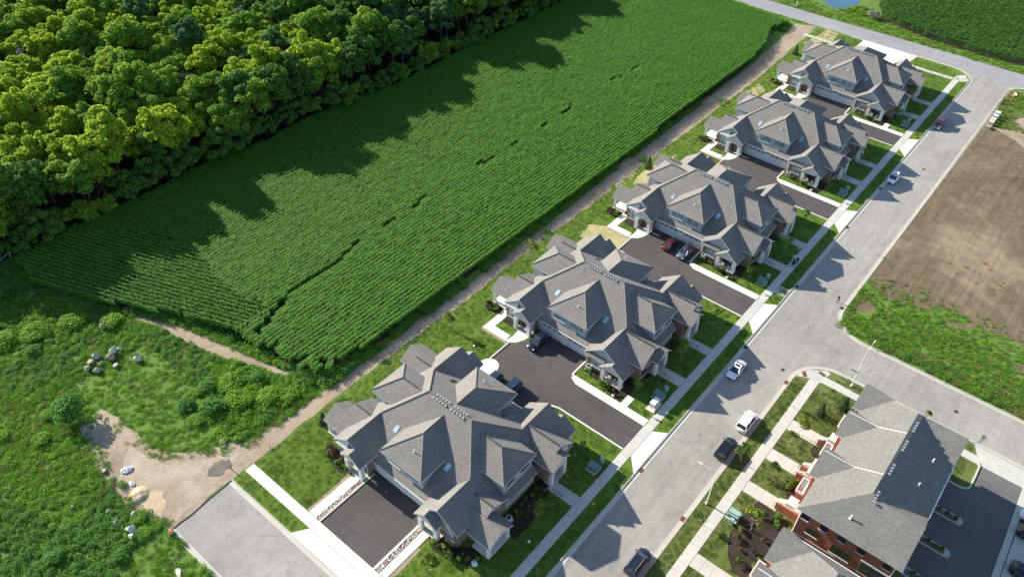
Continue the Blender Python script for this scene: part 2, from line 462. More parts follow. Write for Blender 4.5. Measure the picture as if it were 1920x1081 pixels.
# ---------------------------------------------------------------- mesh building
class MB:
    """collects polygons, then links them as one mesh object; T maps canonical to local coordinates"""

    def __init__(self, sx=1, sy=1):
        self.v, self.f, self.mi = [], [], []
        self.sx, self.sy = sx, sy

    def at(self, sx, sy):
        self.sx, self.sy = sx, sy
        return self

    def add(self, pts, faces, mi=0):
        b = len(self.v)
        self.v += [(p[0] * self.sx, p[1] * self.sy, p[2]) for p in pts]
        for k, f in enumerate(faces):
            f = [b + i for i in f]
            if self.sx * self.sy < 0:
                f.reverse()
            self.f.append(f)
            self.mi.append(mi[k] if isinstance(mi, (list, tuple)) else mi)

    def box(self, x0, x1, y0, y1, z0, z1, mi=0):
        p = [(x0, y0, z0), (x1, y0, z0), (x1, y1, z0), (x0, y1, z0), (x0, y0, z1), (x1, y0, z1), (x1, y1, z1), (x0, y1, z1)]
        self.add(p, [(0, 3, 2, 1), (4, 5, 6, 7), (0, 1, 5, 4), (1, 2, 6, 5), (2, 3, 7, 6), (3, 0, 4, 7)], mi)

    def prism(self, prof, axis, a0, a1, mi=0):
        n = len(prof)
        if axis == 'x':
            A = [(a0, p, q) for p, q in prof]; B = [(a1, p, q) for p, q in prof]
        elif axis == 'y':
            A = [(p, a0, q) for p, q in prof]; B = [(p, a1, q) for p, q in prof]
        else:
            A = [(p, q, a0) for p, q in prof]; B = [(p, q, a1) for p, q in prof]
        fs = [tuple(range(n)), tuple(range(2 * n - 1, n - 1, -1))]
        fs += [(i, n + i, n + (i + 1) % n, (i + 1) % n) for i in range(n)]
        self.add(A + B, fs, mi)

    def slab(self, pts, t=0.2, top=0, side=1):
        n = len(pts)
        B = [(p[0], p[1], p[2] - t) for p in pts]
        fs = [tuple(range(n)), tuple(range(2 * n - 1, n - 1, -1))] + [(i, n + i, n + (i + 1) % n, (i + 1) % n) for i in range(n)]
        self.add(list(pts) + B, fs, [top, side] + [side] * n)

    def cyl(self, p0, p1, r0, r1=None, n=8, mi=0, cap=True):
        r1 = r0 if r1 is None else r1
        a, b = Vector(p0), Vector(p1)
        d = (b - a).normalized()
        s = d.orthogonal().normalized()
        t = d.cross(s)
        P = []
        for c, r in ((a, r0), (b, r1)):
            for i in range(n):
                q = 2 * math.pi * i / n
                P.append(tuple(c + (s * math.cos(q) + t * math.sin(q)) * r))
        fs = [(i, (i + 1) % n, n + (i + 1) % n, n + i) for i in range(n)]
        if cap:
            fs += [tuple(range(n - 1, -1, -1)), tuple(range(n, 2 * n))]
        self.add(P, fs, mi)

    def tube(self, pts, r, n=6, mi=0):
        for a, b in zip(pts[:-1], pts[1:]):
            self.cyl(a, b, r, r, n, mi)

    def poly(self, pts, mi=0):
        self.add(list(pts), [tuple(range(len(pts)))], mi)

    def mesh(self, name, mats, recalc=True, smooth=False):
        me = bpy.data.meshes.new(name)
        me.from_pydata(self.v, [], self.f)
        for m in (mats if isinstance(mats, (list, tuple)) else [mats]):
            me.materials.append(m)
        me.polygons.foreach_set("material_index", self.mi)
        if recalc:
            bm = bmesh.new()
            bm.from_mesh(me)
            bmesh.ops.recalc_face_normals(bm, faces=bm.faces)
            bm.to_mesh(me)
            bm.free()
        me.update()
        uvl = me.uv_layers.new(name="UVMap").data
        for p in me.polygons:
            nn = p.normal
            if abs(nn.z) > 0.97:
                U, V = Vector((1, 0, 0)), Vector((0, 1, 0))
            else:
                U = Vector((-nn.y, nn.x, 0)).normalized()
                V = nn.cross(U)
            for li in p.loop_indices:
                co = me.vertices[me.loops[li].vertex_index].co
                uvl[li].uv = (co.dot(U), co.dot(V))
        if smooth:
            me.polygons.foreach_set("use_smooth", [True] * len(me.polygons))
        return me

    def build(self, name, mats, parent=None, loc=None, rz=0, smooth=False, recalc=True):
        return link(name, self.mesh(name, mats, recalc, smooth), parent, loc, rz)


def link(name, data, parent=None, loc=None, rz=0, scale=None):
    o = bpy.data.objects.new(name, data)
    COL.objects.link(o)
    if parent is not None:
        o.parent = parent
    if loc is not None:
        o.location = loc
    if rz:
        o.rotation_euler = (0, 0, rz)
    if scale is not None:
        o.scale = (scale,) * 3 if isinstance(scale, (int, float)) else scale
    return o


def tag(o, label=None, cat=None, group=None, kind=None):
    if label: o['label'] = label
    if cat: o['category'] = cat
    if group: o['group'] = group
    if kind: o['kind'] = kind
    return o


def thing(name, label, cat, loc=(0, 0, 0), rz=0, group=None):
    return tag(link(name, None, None, loc, rz), label, cat, group)


def copy_tree(o, parent=None):
    c = o.copy()
    COL.objects.link(c)
    if parent is not None:
        c.parent = parent
    for ch in list(o.children):
        copy_tree(ch, c)
    return c


def arc(cx, cy, r, a0, a1, n=8):
    return [(cx + r * math.cos(math.radians(a0 + (a1 - a0) * i / n)), cy + r * math.sin(math.radians(a0 + (a1 - a0) * i / n))) for i in range(n + 1)]


def wobble(pts, step=1.5, amp=0.35, seed=0, closed=True):
    """subdivide an outline and roughen it, for natural edges"""
    rr = random.Random(seed)
    out = []
    n = len(pts)
    for i in range(n if closed else n - 1):
        a, b = Vector((*pts[i], 0)), Vector((*pts[(i + 1) % n], 0))
        L = (b - a).length
        k = max(1, int(L / step))
        nrm = Vector((-(b - a).y, (b - a).x, 0)).normalized()
        for j in range(k):
            p = a.lerp(b, j / k) + nrm * (rr.uniform(-amp, amp) if j else 0)
            out.append((p.x, p.y))
    return out


def sheet(name, pts, z, mat, parent=None, kind='structure'):
    b = MB()
    b.poly([(p[0], p[1], z) for p in pts])
    o = b.build(name, mat, parent, recalc=False)
    if o.data.polygons[0].normal.z < 0:
        o.data.flip_normals()
    if parent is None and kind:
        o['kind'] = kind
    return o


def sweep(name, path, prof, mat, parent=None, closed=False, kind='structure'):
    """profile (offset to the left of the path, z) swept along a path on the ground"""
    b = MB()
    n = len(path)
    rings = []
    for i in range(n):
        p = Vector(path[i])
        if closed:
            a, c = Vector(path[i - 1]), Vector(path[(i + 1) % n])
        else:
            a, c = Vector(path[max(0, i - 1)]), Vector(path[min(n - 1, i + 1)])
        d1 = (p - a).normalized() if (p - a).length > 1e-6 else (c - p).normalized()
        d2 = (c - p).normalized() if (c - p).length > 1e-6 else d1
        t = (d1 + d2).normalized()
        nn = Vector((-t.y, t.x))
        k = 1.0 / max(0.5, nn.dot(Vector((-d1.y, d1.x))))
        rings.append([(p.x + nn.x * o * k, p.y + nn.y * o * k, z) for o, z in prof])
    m = len(prof)
    P = [q for r in rings for q in r]
    fs = []
    for i in range(n if closed else n - 1):
        j = (i + 1) % n
        for k in range(m - 1):
            fs.append((i * m + k, j * m + k, j * m + k + 1, i * m + k + 1))
    b.add(P, fs)
    o = b.build(name, mat, parent)
    if parent is None and kind:
        o['kind'] = kind
    return o


def pip(x, y, poly):
    c = False
    n = len(poly)
    j = n - 1
    for i in range(n):
        xi, yi = poly[i]
        xj, yj = poly[j]
        if (yi > y) != (yj > y) and x < (xj - xi) * (y - yi) / (yj - yi) + xi:
            c = not c
        j = i
    return c


# ---------------------------------------------------------------- geometry-node scatter for what nobody could count
def scatter_group():
    ng = bpy.data.node_groups.new("scatter", 'GeometryNodeTree')
    ng.interface.new_socket("Geometry", in_out='INPUT', socket_type='NodeSocketGeometry')
    ng.interface.new_socket("Plants", in_out='INPUT', socket_type='NodeSocketCollection')
    ng.interface.new_socket("Geometry", in_out='OUTPUT', socket_type='NodeSocketGeometry')
    gi, go = ng.nodes.new("NodeGroupInput"), ng.nodes.new("NodeGroupOutput")
    ci = ng.nodes.new("GeometryNodeCollectionInfo")
    ci.inputs["Separate Children"].default_value = True
    ci.inputs["Reset Children"].default_value = True
    ip = ng.nodes.new("GeometryNodeInstanceOnPoints")
    ip.inputs["Pick Instance"].default_value = True

    def attr(nm, t):
        a = ng.nodes.new("GeometryNodeInputNamedAttribute")
        a.data_type = t
        a.inputs["Name"].default_value = nm
        return [s for s in a.outputs if s.enabled][0]
    L = ng.links.new
    L(gi.outputs["Plants"], ci.inputs["Collection"])
    L(gi.outputs["Geometry"], ip.inputs["Points"])
    L(ci.outputs[0], ip.inputs["Instance"])
    L(attr("idx", 'INT'), ip.inputs["Instance Index"])
    e2r = ng.nodes.new("FunctionNodeEulerToRotation")
    L(attr("rot", 'FLOAT_VECTOR'), e2r.inputs[0])
    L(e2r.outputs[0], ip.inputs["Rotation"])
    L(attr("scl", 'FLOAT'), ip.inputs["Scale"])
    L(ip.outputs[0], go.inputs[0])
    return ng


SCATTER = scatter_group()


def plant_collection(name, meshes):
    c = bpy.data.collections.new(name)
    for i, me in enumerate(meshes):
        c.objects.link(bpy.data.objects.new("%s_%02d" % (name, i), me))
    return c


def scatter(name, pts, rot, scl, idx, coll):
    me = bpy.data.meshes.new(name)
    n = len(pts)
    me.vertices.add(n)
    me.vertices.foreach_set("co", np.asarray(pts, dtype=np.float32).ravel())
    a = me.attributes.new("rot", 'FLOAT_VECTOR', 'POINT')
    r = np.zeros((n, 3), dtype=np.float32)
    r[:, 2] = rot
    a.data.foreach_set("vector", r.ravel())
    me.attributes.new("scl", 'FLOAT', 'POINT').data.foreach_set("value", np.asarray(scl, dtype=np.float32))
    me.attributes.new("idx", 'INT', 'POINT').data.foreach_set("value", np.asarray(idx, dtype=np.int32))
    me.update()
    o = link(name, me)
    md = o.modifiers.new("scatter", 'NODES')
    md.node_group = SCATTER
    for it in SCATTER.interface.items_tree:
        if it.name == "Plants":
            md[it.identifier] = coll
    o['kind'] = 'stuff'
    return o


def quads_mesh(name, C, N, size, mat, rng, ratio=1.0, up=None):
    """a cloud of leaf quads: centres C, normals N, edge lengths size"""
    n = len(C)
    N = N / (np.linalg.norm(N, axis=1, keepdims=True) + 1e-9)
    R = rng.normal(size=(n, 3))
    T = np.cross(N, R)
    T /= (np.linalg.norm(T, axis=1, keepdims=True) + 1e-9)
    B = np.cross(N, T)
    s = size[:, None] * 0.5
    V = np.empty((n, 4, 3))
    V[:, 0] = C - T * s - B * s * ratio * 0.6
    V[:, 1] = C + T * s * 0.5 - B * s * ratio
    V[:, 2] = C + T * s + B * s * ratio * 0.6
    V[:, 3] = C - T * s * 0.5 + B * s * ratio
    me = bpy.data.meshes.new(name)
    me.vertices.add(4 * n)
    me.vertices.foreach_set("co", V.astype(np.float32).ravel())
    me.loops.add(4 * n)
    me.loops.foreach_set("vertex_index", np.arange(4 * n, dtype=np.int32))
    me.polygons.add(n)
    me.polygons.foreach_set("loop_start", np.arange(0, 4 * n, 4, dtype=np.int32))
    me.materials.append(mat)
    me.update(calc_edges=True)
    return me


def crown_mesh(name, R, Hc, z0, lobes, n, leaf, mat, seed, lobe_r=0.42, flat=0.0):
    """crown of leaf clumps gathered on uneven lobes; R radius, Hc crown height, z0 crown base"""
    rng = np.random.default_rng(seed)
    d = rng.normal(size=(lobes, 3))
    d /= np.linalg.norm(d, axis=1, keepdims=True)
    d[:, 2] = np.where(d[:, 2] < -0.5, -d[:, 2] * 0.6, d[:, 2])
    rad = rng.uniform(0.45, 0.85, size=(lobes, 1))
    Lc = d * rad * np.array([R, R, Hc * 0.5]) + np.array([0, 0, z0 + Hc * 0.5])
    Lr = rng.uniform(0.75, 1.2, size=lobes) * lobe_r * R
    k = rng.choice(lobes, size=n, p=Lr ** 2 / (Lr ** 2).sum())
    q = rng.normal(size=(n, 3))
    q /= np.linalg.norm(q, axis=1, keepdims=True)
    q[:, 2] = np.where(q[:, 2] < -0.35, -q[:, 2], q[:, 2])
    rr = Lr[k][:, None] * rng.uniform(0.72, 1.12, size=(n, 1))
    C = Lc[k] + q * rr * np.array([1, 1, 0.85])
    C[:, 2] = np.maximum(C[:, 2], z0 * 0.6 + 0.1)
    N = q * 0.7 + rng.normal(size=(n, 3)) * 0.45 + np.array([0, 0, 0.35])
    return quads_mesh(name, C, N, leaf * rng.uniform(0.6, 1.25, size=n), mat, rng)


def branch_mesh(name, H, seed, mat, spread=3.0, n=9, r=0.22, start=0.35):
    rr = random.Random(seed)
    b = MB()
    pts = [Vector((0, 0, -0.2))]
    for i in range(1, 5):
        pts.append(Vector((rr.uniform(-0.25, 0.25) * i * 0.4, rr.uniform(-0.25, 0.25) * i * 0.4, H * 0.7 * i / 4)))
    for i in range(4):
        b.cyl(pts[i], pts[i + 1], r * (1 - 0.2 * i), r * (1 - 0.2 * (i + 1)), 6)
    for i in range(n):
        t = start + (1 - start) * i / n
        base = pts[0].lerp(pts[4], t) if t < 1 else pts[4]
        a = rr.uniform(0, 6.28)
        L = spread * rr.uniform(0.6, 1.1) * (1.1 - 0.5 * t)
        mid = base + Vector((math.cos(a) * L * 0.55, math.sin(a) * L * 0.55, L * 0.45))
        end = base + Vector((math.cos(a + 0.2) * L, math.sin(a + 0.2) * L, L * rr.uniform(0.7, 1.2)))
        b.cyl(base, mid, r * 0.4 * (1 - 0.5 * t), r * 0.25 * (1 - 0.4 * t), 5)
        b.cyl(mid, end, r * 0.25 * (1 - 0.4 * t), 0.02, 4)
    return b.mesh(name, mat, recalc=False)

# ================================================================ GROUND
RZ = -0.10                                  # street surface; the blocks between the streets stand a kerb higher
HX = {1: 52.4, 2: 91.81, 3: 130.83, 4: 169.71, 5: 208.54}
HY = {1: 52.5, 2: 52.54, 3: 52.38, 4: 52.3, 5: 52.25}

sheet('far_ground', [(-900, -900), (1800, -900), (1800, 1800), (-900, 1800)], -0.16, MT['far'])
A_NE = arc(122.5, 12.5, 6.0, 180, 90)
A_SE = arc(100.5, 12.5, 6.0, 90, 0)
A_UE = arc(235.3, 14.5, 4.0, 90, 0, 6)
A_UW = arc(233.1, 34.5, 6.2, 0, -90)
A_DE = arc(29.9, 31.3, 3.0, -90, -180, 6)
A_DW = arc(13.4, 31.3, 3.0, 0, -90, 6)
street = ([(-60, 18.5)] + A_SE + [(106.5, -70), (116.5, -70)] + A_NE + A_UE + [(239.3, -160), (248, -160), (248.5, 40), (247.6, 70), (247.4, 330), (239.3, 330)]
          + A_UW + A_DE + [(26.9, 73.1), (16.4, 72.6)] + A_DW + [(-60, 28.3)])
sheet('street', street, RZ, MT['road'])
sheet('upper_road', [(239.35, -160), (247.95, -160), (248.45, 40), (247.55, 70), (247.35, 330), (239.35, 330)], RZ + 0.005, MT['road2'])

west = [(-60, 28.3)] + A_DW[::-1] + [(16.4, 72.6), (26.9, 73.1)] + A_DE[::-1] + A_UW[::-1] + [(239.3, 330), (239.3, 420), (-200, 420), (-200, 28.3)]
sheet('ground', west, 0.0, MT['weed'])
sheet('ground', A_NE + A_UE + [(239.3, -160), (116.5, -160)], 0.0, MT['weed'])
sheet('ground', [(-200, 18.5)] + A_SE + [(106.5, -160), (-200, -160)], 0.0, MT['lawn_far'])
sheet('ground', [(248, -160), (700, -160), (700, 420), (247.4, 420), (247.4, 330), (247.6, 70), (248.5, 40)], 0.0, MT['weed'])

KP = [(-0.62, RZ + 0.012), (-0.02, RZ + 0.012), (0.0, 0.035), (0.15, 0.035), (0.16, -0.02)]
KPR = [(-a, z) for a, z in KP]


def kerb(path, side=1):
    return sweep('kerb', path, KP if side > 0 else KPR, MT['kerb'])


kerb([(-60, 28.3)] + A_DW[::-1] + [(16.4, 72.6)], 1)
kerb([(26.9, 73.1)] + A_DE[::-1] + A_UW[::-1] + [(239.3, 64)], 1)
kerb([(-60, 18.5)] + A_SE + [(106.5, -70)], -1)
kerb([(116.5, -70)] + A_NE + A_UE, -1)

# ---- soft ground covers, each a few millimetres above the last
LAWN = wobble([(27.2, 28.5), (231, 28.5), (239.0, 34.5), (239.0, 74.2), (200, 72.8), (140, 73.0), (100, 73.2), (40, 73.2), (27.2, 73.2)], 3, 0.0)
sheet('lawn', LAWN, 0.004, MT['lawn'])
CORN = [(47.0, 82.6), (49.5, 78.6), (60, 77.4), (126, 77.6), (200, 78.0), (212, 79.6), (224, 83.2), (233.5, 82.4), (236.5, 106.5),
        (236, 141), (205, 141), (159, 141), (127, 140), (110, 143.5), (86, 143), (74, 145), (54, 144.5), (36, 145), (29.5, 144), (28.5, 131), (34.6, 120.8),
        (37.0, 114.9), (41.6, 108), (44.8, 97), (46.2, 90)]
sheet('field_soil', wobble(CORN, 2.5, 0.3, 2), 0.008, MT['soil'])
WOODS = [(8, 150), (29, 146), (54, 145), (74, 146), (110, 144), (127, 141), (159, 141.5), (205, 141.5), (236, 142), (239, 330), (239, 420), (-60, 420)]
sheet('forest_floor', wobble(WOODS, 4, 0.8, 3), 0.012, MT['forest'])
TRACK = [(239, 74.6), (236, 80.5), (222, 79.0), (198, 77.3), (174, 77.4), (146, 77.0), (124, 76.6), (102, 76.2), (85, 75.8), (71, 75.9), (58, 75.8), (46, 75.9), (38, 76.4),
         (33.9, 76.9), (28.5, 80.0), (24.3, 83.6), (22.4, 87), (22.4, 93), (21.8, 99.8), (17.5, 99.2), (15.2, 91), (14.6, 85.1), (14.7, 80), (15.8, 75.4),
         (16.4, 72.7), (26.9, 73.1), (34, 73.2), (44, 73.4), (56, 73.5), (68, 73.4), (82, 73.0), (100, 73.3), (118, 72.9), (140, 73.1), (170, 73.0), (198, 72.7), (226, 74.0)]
sheet('dirt_track', wobble(TRACK, 1.6, 0.3, 5), 0.016, MT['track'])
sheet('dirt_path', wobble([(37, 115), (38.9, 110.5), (41.9, 99.4), (43.6, 92.5), (45.9, 83.2), (44.6, 83.4), (42.0, 91), (39.6, 97.6), (37.6, 110), (35.8, 115)], 1.2, 0.25, 6), 0.016, MT['track'])
sheet('dirt_patch', wobble([(16.6, 73.2), (16.0, 79), (16.4, 86), (20.5, 90), (22, 83), (27, 79), (31, 76), (26, 74.5)], 1.2, 0.4, 8), 0.021, MT['pad'])
sheet('cinder_patch', wobble([(24.9, 76.4), (26.2, 74.9), (28.6, 75.2), (29.0, 76.6), (27.0, 77.6)], 0.5, 0.3, 9), 0.026, MT['stain'])
for i, pl in enumerate([[(112.2, 69.4), (114.2, 66), (115.6, 62.6), (113.4, 58.6), (108.2, 60.6), (107.6, 68.6)], [(134, 71.6), (144.6, 70.8), (148, 69.4), (141, 68.0), (133.6, 67.6), (130.8, 70.6)],
                        [(186, 71.6), (193, 71.2), (191, 68), (185, 68.6)], [(224, 72.6), (238.6, 71.6), (238.6, 67.8), (232, 66.8)]]):
    sheet('straw_patch', wobble(pl, 0.8, 0.35, 20 + i), 0.010, MT['straw'])
for i in range(6):
    x = 127.4 + i * 1.05 + (1.6 if i > 2 else 0)
    sheet('straw_strip', wobble([(x, 71.9), (x + 0.55, 71.9), (x + 0.75, 74.0 + 0.3 * (i % 3)), (x + 0.2, 74.0)], 0.6, 0.08, 40 + i), 0.012, MT['straw'])

NEB = [(122.6, 18.3), (236, 18.8), (238, 12), (238, -160), (117.5, -160), (117.0, 12.0), (118.6, 16.2)]
sheet('graded_lot', NEB, 0.003, MT['lot'])
LOT = [(135, 18.8), (236, 18.8), (238, 12), (238, -160), (150, -160), (142, -40), (139, -18), (136.5, -9), (139.5, 2), (134.5, 8.5), (132, 14)]
sheet('weedy_lawn', wobble([(117.1, 12), (118.7, 16.0), (122.6, 18.1), (134.0, 18.3), (131.0, 14), (132.6, 8.5), (136.4, 3.4), (134.0, -4), (135.0, -9), (131, -14), (129.6, -24), (124, -44), (117.1, -60)], 2.0, 0.9, 18), 0.007, MT['weed'])
sheet('dry_ground', wobble([(212, 16), (222, 12), (228, 2), (220, -12), (205, -30), (180, -40), (190, -25), (204, -6), (207, 8)], 2.5, 0.9, 13), 0.012, MT['track'])
sheet('dry_ground', wobble([(123.4, 16.8), (127.0, 17.4), (128.0, 14.4), (126, 14.0)], 0.5, 0.4, 14), 0.012, MT['lot'])
for i, pl in enumerate([[(134, 9), (137, 6), (136.4, 5), (133.4, 8)], [(131.6, 3), (134.6, -1), (133.8, -2), (130.8, 2)], [(128.6, -10), (133, -14), (130.5, -16), (127.4, -12)], [(119.6, -13), (123, -18), (121, -20.5), (118.6, -17)]]):
    sheet('dry_ground', wobble(pl, 0.6, 0.5, 300 + i), 0.012, MT['lot'])
sheet('weedy_lawn', wobble([(222, 18), (234, 18), (238.6, 14), (238.6, -14), (228, -8), (224, 6)], 2, 0.6, 15), 0.010, MT['lawn_far'])
sheet('pond_water', wobble([(255.9, 76.8), (258.5, 73.2), (263, 71.6), (272, 73), (300, 84), (310, 150), (290, 160), (262, 100), (259.5, 82)], 2.0, 0.4, 16), 0.02, MT['water'])
CORN2 = [(252.4, 30), (253.2, 45), (255.6, 56), (258, 61.5), (268, 66.5), (290, 72), (340, 84), (400, 100), (420, -60), (300, -90), (262, -40), (255, 10)]
sheet('field_soil', wobble(CORN2, 3, 0.4, 17), 0.008, MT['soil'])

# ---------------------------------------------------------------- paving
SLABS = {}


def slab_mesh(lx, ly, mat):
    k = (round(lx, 2), round(ly, 2), mat)
    if k not in SLABS:
        b = MB()
        a, c = lx / 2 - 0.012, ly / 2 - 0.012
        e = 0.02
        P = [(-a, -c, 0), (a, -c, 0), (a, c, 0), (-a, c, 0), (-a + e, -c + e, 0.02), (a - e, -c + e, 0.02), (a - e, c - e, 0.02), (-a + e, c - e, 0.02)]
        b.add(P, [(4, 5, 6, 7), (0, 1, 5, 4), (1, 2, 6, 5), (2, 3, 7, 6), (3, 0, 4, 7)])
        SLABS[k] = b.mesh('paving_slab', MT[mat], recalc=False)
    return SLABS[k]


def walk(x0, x1, y0, y1, step=1.55, mat='conc', name='sidewalk', z=0.02, across=1):
    """a strip of cast slabs: a dark bed with one slab object per bay"""
    b = MB()
    b.box(x0, x1, y0, y1, -0.05, z)
    root = b.build(name, MT['joint'])
    root['kind'] = 'structure'
    lx, ly = x1 - x0, y1 - y0
    if lx >= ly:
        n = max(1, round(lx / step)); m = across
    else:
        n = across; m = max(1, round(ly / step))
    me = slab_mesh(lx / n, ly / m, mat)
    for i in range(n):
        for j in range(m):
            o = link('paving_slab', me, root, (x0 + lx * (i + 0.5) / n, y0 + ly * (j + 0.5) / m, z + random.uniform(0, 0.006)))
            o.rotation_euler = (random.uniform(-.002, .002), random.uniform(-.002, .002), 0)
    return root


def pave(pts, mat='conc_new', z=0.02, name='concrete_pad'):
    b = MB()
    b.prism([(p[0], p[1]) for p in pts], 'z', -0.05, z)
    o = b.build(name, MT[mat])
    o['kind'] = 'structure'
    return o


walk(-20, 231.3, 30.6, 32.15, 1.55)                          # sidewalk before the townhouses
walk(29.2, 30.8, 32.15, 73.0, 1.6, 'conc_new')               # sidewalk beside the dead end
walk(-20, 102.3, 14.55, 16.15, 1.6)                          # sidewalk before the brick building
walk(102.65, 104.3, -70, 14.2, 1.6)
walk(230.2, 231.7, 60.3, 75.2, 1.5); walk(231.3, 232.8, 32.2, 44.6, 1.5)
pave([(102.3, 16.15), (102.3, 14.55), (102.65, 14.2), (104.3, 14.2), (105.5, 13.8), (105.9, 14.6), (104.2, 17.0), (102.4, 18.1), (101.3, 18.3)], 'conc', 0.022, 'corner_ramp')
pave([(118.5, 30.55), (118.3, 28.5), (121.0, 28.5), (120.9, 30.55)], 'conc', 0.012, 'corner_ramp')
pave([(232.8, 32.2), (232.8, 30.9), (235, 29.3), (236.8, 30.3), (234.4, 32.2)], 'conc', 0.014, 'corner_ramp')
pave([(231.3, 32.1), (231.3, 30.6), (233.4, 28.6), (234.9, 29.1), (232.8, 30.8), (232.8, 32.1)], 'conc', 0.010, 'corner_ramp')

# ---- one court per pair of houses
for k in (2, 3, 4, 5):
    hx = HX[k]
    X = lambda a: hx + a
    prev = HX[k - 1] + 10.45
    sheet('driveway', [(X(-22.35), 32.17), (X(-16.7), 32.17), (X(-16.7), 45.6), (X(-15.2), 47.2), (X(-10.4), 47.3), (X(-10.4), 57.9), (X(-12.6), 57.9)]
          + [(X(-14.5), 58.2), (X(-15.9), 58.9), (X(-16.7), 60.0), (X(-21.7), 60.0), (X(-21.9), 58.4), (X(-23.3), 57.8), (prev, 57.8), (prev, 47.2), (X(-24.6), 47.2), (X(-22.9), 46.4), (X(-22.35), 44.6)], 0.014, MT['drive'])
    pave([(X(-16.65), 32.17), (X(-15.15), 32.17), (X(-15.15), 46.9), (X(-15.3), 47.1), (X(-15.9), 47.0), (X(-16.65), 45.6)], 'conc_new', 0.10, 'concrete_edging')
    pave([(X(-15.3), 47.12), (X(-10.4), 47.25), (X(-10.4), 47.5), (X(-15.3), 47.42)], 'conc_new', 0.10, 'concrete_edging')
    pave([(X(-22.65), 32.17), (X(-22.4), 32.17), (X(-22.4), 44.6), (X(-22.95), 46.5), (X(-24.6), 47.1), (X(-27), 47.1), (X(-27), 46.8), (X(-24.8), 46.8), (X(-23.2), 46.2), (X(-22.65), 44.6)], 'conc_new', 0.09, 'concrete_edging')
    pave([(X(-21.6), 60.02), (X(-16.7), 60.02), (X(-16.7), 60.34), (X(-21.6), 60.34)], 'kerb', 0.12, 'concrete_edging')
    # entrance pad and L-shaped walk of the left unit
    pave([(X(-11.4), 58.25), (X(-12.7), 58.2), (X(-14.4), 58.5), (X(-15.7), 59.15), (X(-16.6), 60.25), (X(-16.6), 61.0), (X(-15.0), 60.6), (X(-12.9), 60.9), (X(-12.9), 61.2), (X(-11.4), 61.2)], 'conc_new', 0.06, 'entrance_pad')
    walk(X(-16.7), X(-15.05), 61.0, 64.6, 1.2, 'conc_new', 'garden_walk', 0.04)
    walk(X(-16.7), X(-10.6), 64.62, 66.2, 1.55, 'conc_new', 'garden_walk', 0.04)
    pave([(X(-15.0), 66.25), (X(-16.9), 66.25), (X(-17.2), 65.8), (X(-17.2), 60.4), (X(-16.75), 60.4), (X(-16.75), 66.22)], 'track', 0.012, 'bare_edge')
    pave([(X(-23.2) + 1.95 * math.cos(a), 59.2 + 1.75 * math.sin(a)) for a in [i * math.pi / 10 for i in range(20)]], 'conc_new', 0.06, 'entrance_pad')
    walk(X(-26.4), X(-24.8), 58.2, 64, 1.5, 'conc_new', 'garden_walk', 0.035)
    if k in (2, 5):
        walk(X(-15.1), X(-12.9), 36.3, 37.6, 1.1, 'conc_new', 'garden_walk', 0.05)
    # apron from sidewalk to street
    pave([(X(-22.7), 30.58), (X(-25.2), 28.5), (X(-15.3), 28.5), (X(-16.6), 30.58)], 'conc_new', 0.012, 'driveway_apron')
for k in (1, 2, 3, 4, 5):
    hx = HX[k]
    for (a, c) in (((-5.8, -3.5), (3.6, 5.6)) if k > 1 else ((3.6, 5.6),)):
        walk(hx + a, hx + c, 32.17, 36.8, 1.5, 'conc', 'garden_walk', 0.04)

# ---- first court, open to the dead-end street
sheet('driveway', [(30.85, 47.0), (41.95, 47.0), (41.95, 57.8), (30.85, 57.8)], 0.014, MT['drive'])
pave([(30.82, 57.8), (41.3, 57.8), (41.3, 58.12), (30.82, 58.12)], 'kerb', 0.12, 'concrete_edging')
pave([(30.82, 46.65), (39.4, 46.65), (39.4, 46.98), (30.82, 46.98)], 'conc_new', 0.12, 'concrete_edging')
sheet('gravel_bed', [(30.82, 58.12), (39.3, 58.12), (39.3, 58.8), (30.82, 58.8)], 0.018, MT['stain'])
sheet('gravel_bed', [(30.82, 45.85), (39.3, 45.85), (39.3, 46.65), (30.82, 46.65)], 0.018, MT['stain'])
walk(30.85, 39.2, 58.82, 60.3, 1.5, 'conc_new', 'garden_walk', 0.04)
walk(30.85, 39.2, 44.55, 45.83, 1.5, 'conc_new', 'garden_walk', 0.04)
sheet('bare_edge', wobble([(30.9, 60.3), (39, 60.3), (39, 60.9), (30.9, 60.75)], 0.8, 0.08, 50), 0.014, MT['track'])
sheet('bare_edge', wobble([(30.9, 44.5), (37, 44.5), (37, 44.0), (30.9, 43.8)], 0.8, 0.08, 51), 0.014, MT['track'])
pave([(29.15, 58.2), (27.05, 59.6), (27.05, 44.6), (29.15, 46.4)], 'conc_new', 0.012, 'driveway_apron')
pave([(219.0, 46.2), (229.7, 45.4), (239.2, 44.4), (239.2, 60.2), (231, 60.2), (219.0, 59.2)], 'conc_new', 0.012, 'driveway_apron')

# ---- brick block
for (a, c, y1) in ((89.6, 92.1, 9.2), (82.2, 84.6, 9.2), (74.6, 76.9, 9.2), (59.0, 61.4, 8.6)):
    walk(a, c, y1, 14.5, 1.5, 'conc', 'garden_walk', 0.04)
sheet('parking_lot', [(56, -8.1), (96.4, -8.1), (96.4, -10.6), (97.2, -11.7), (103.4, -11.7), (103.4, -17.4), (40, -18.9), (40, -8.1)], 0.012, MT['lotpave'])
pave([(103.42, -10.9), (106.3, -9.6), (106.3, -18.8), (103.42, -17.9)], 'conc', 0.014, 'driveway_apron')
walk(103.42, 104.9, -17.9, -10.9, 1.5, 'conc', 'sidewalk', 0.03)
KL = [(96.45, -8.0), (96.45, -10.4), (96.8, -11.1), (97.5, -11.5), (102.4, -11.5), (103.1, -11.2), (103.3, -10.6)]
sweep('kerb', KL, [(0.0, 0.0), (0.0, 0.14), (0.28, 0.14), (0.28, 0.0)], MT['kerb'])
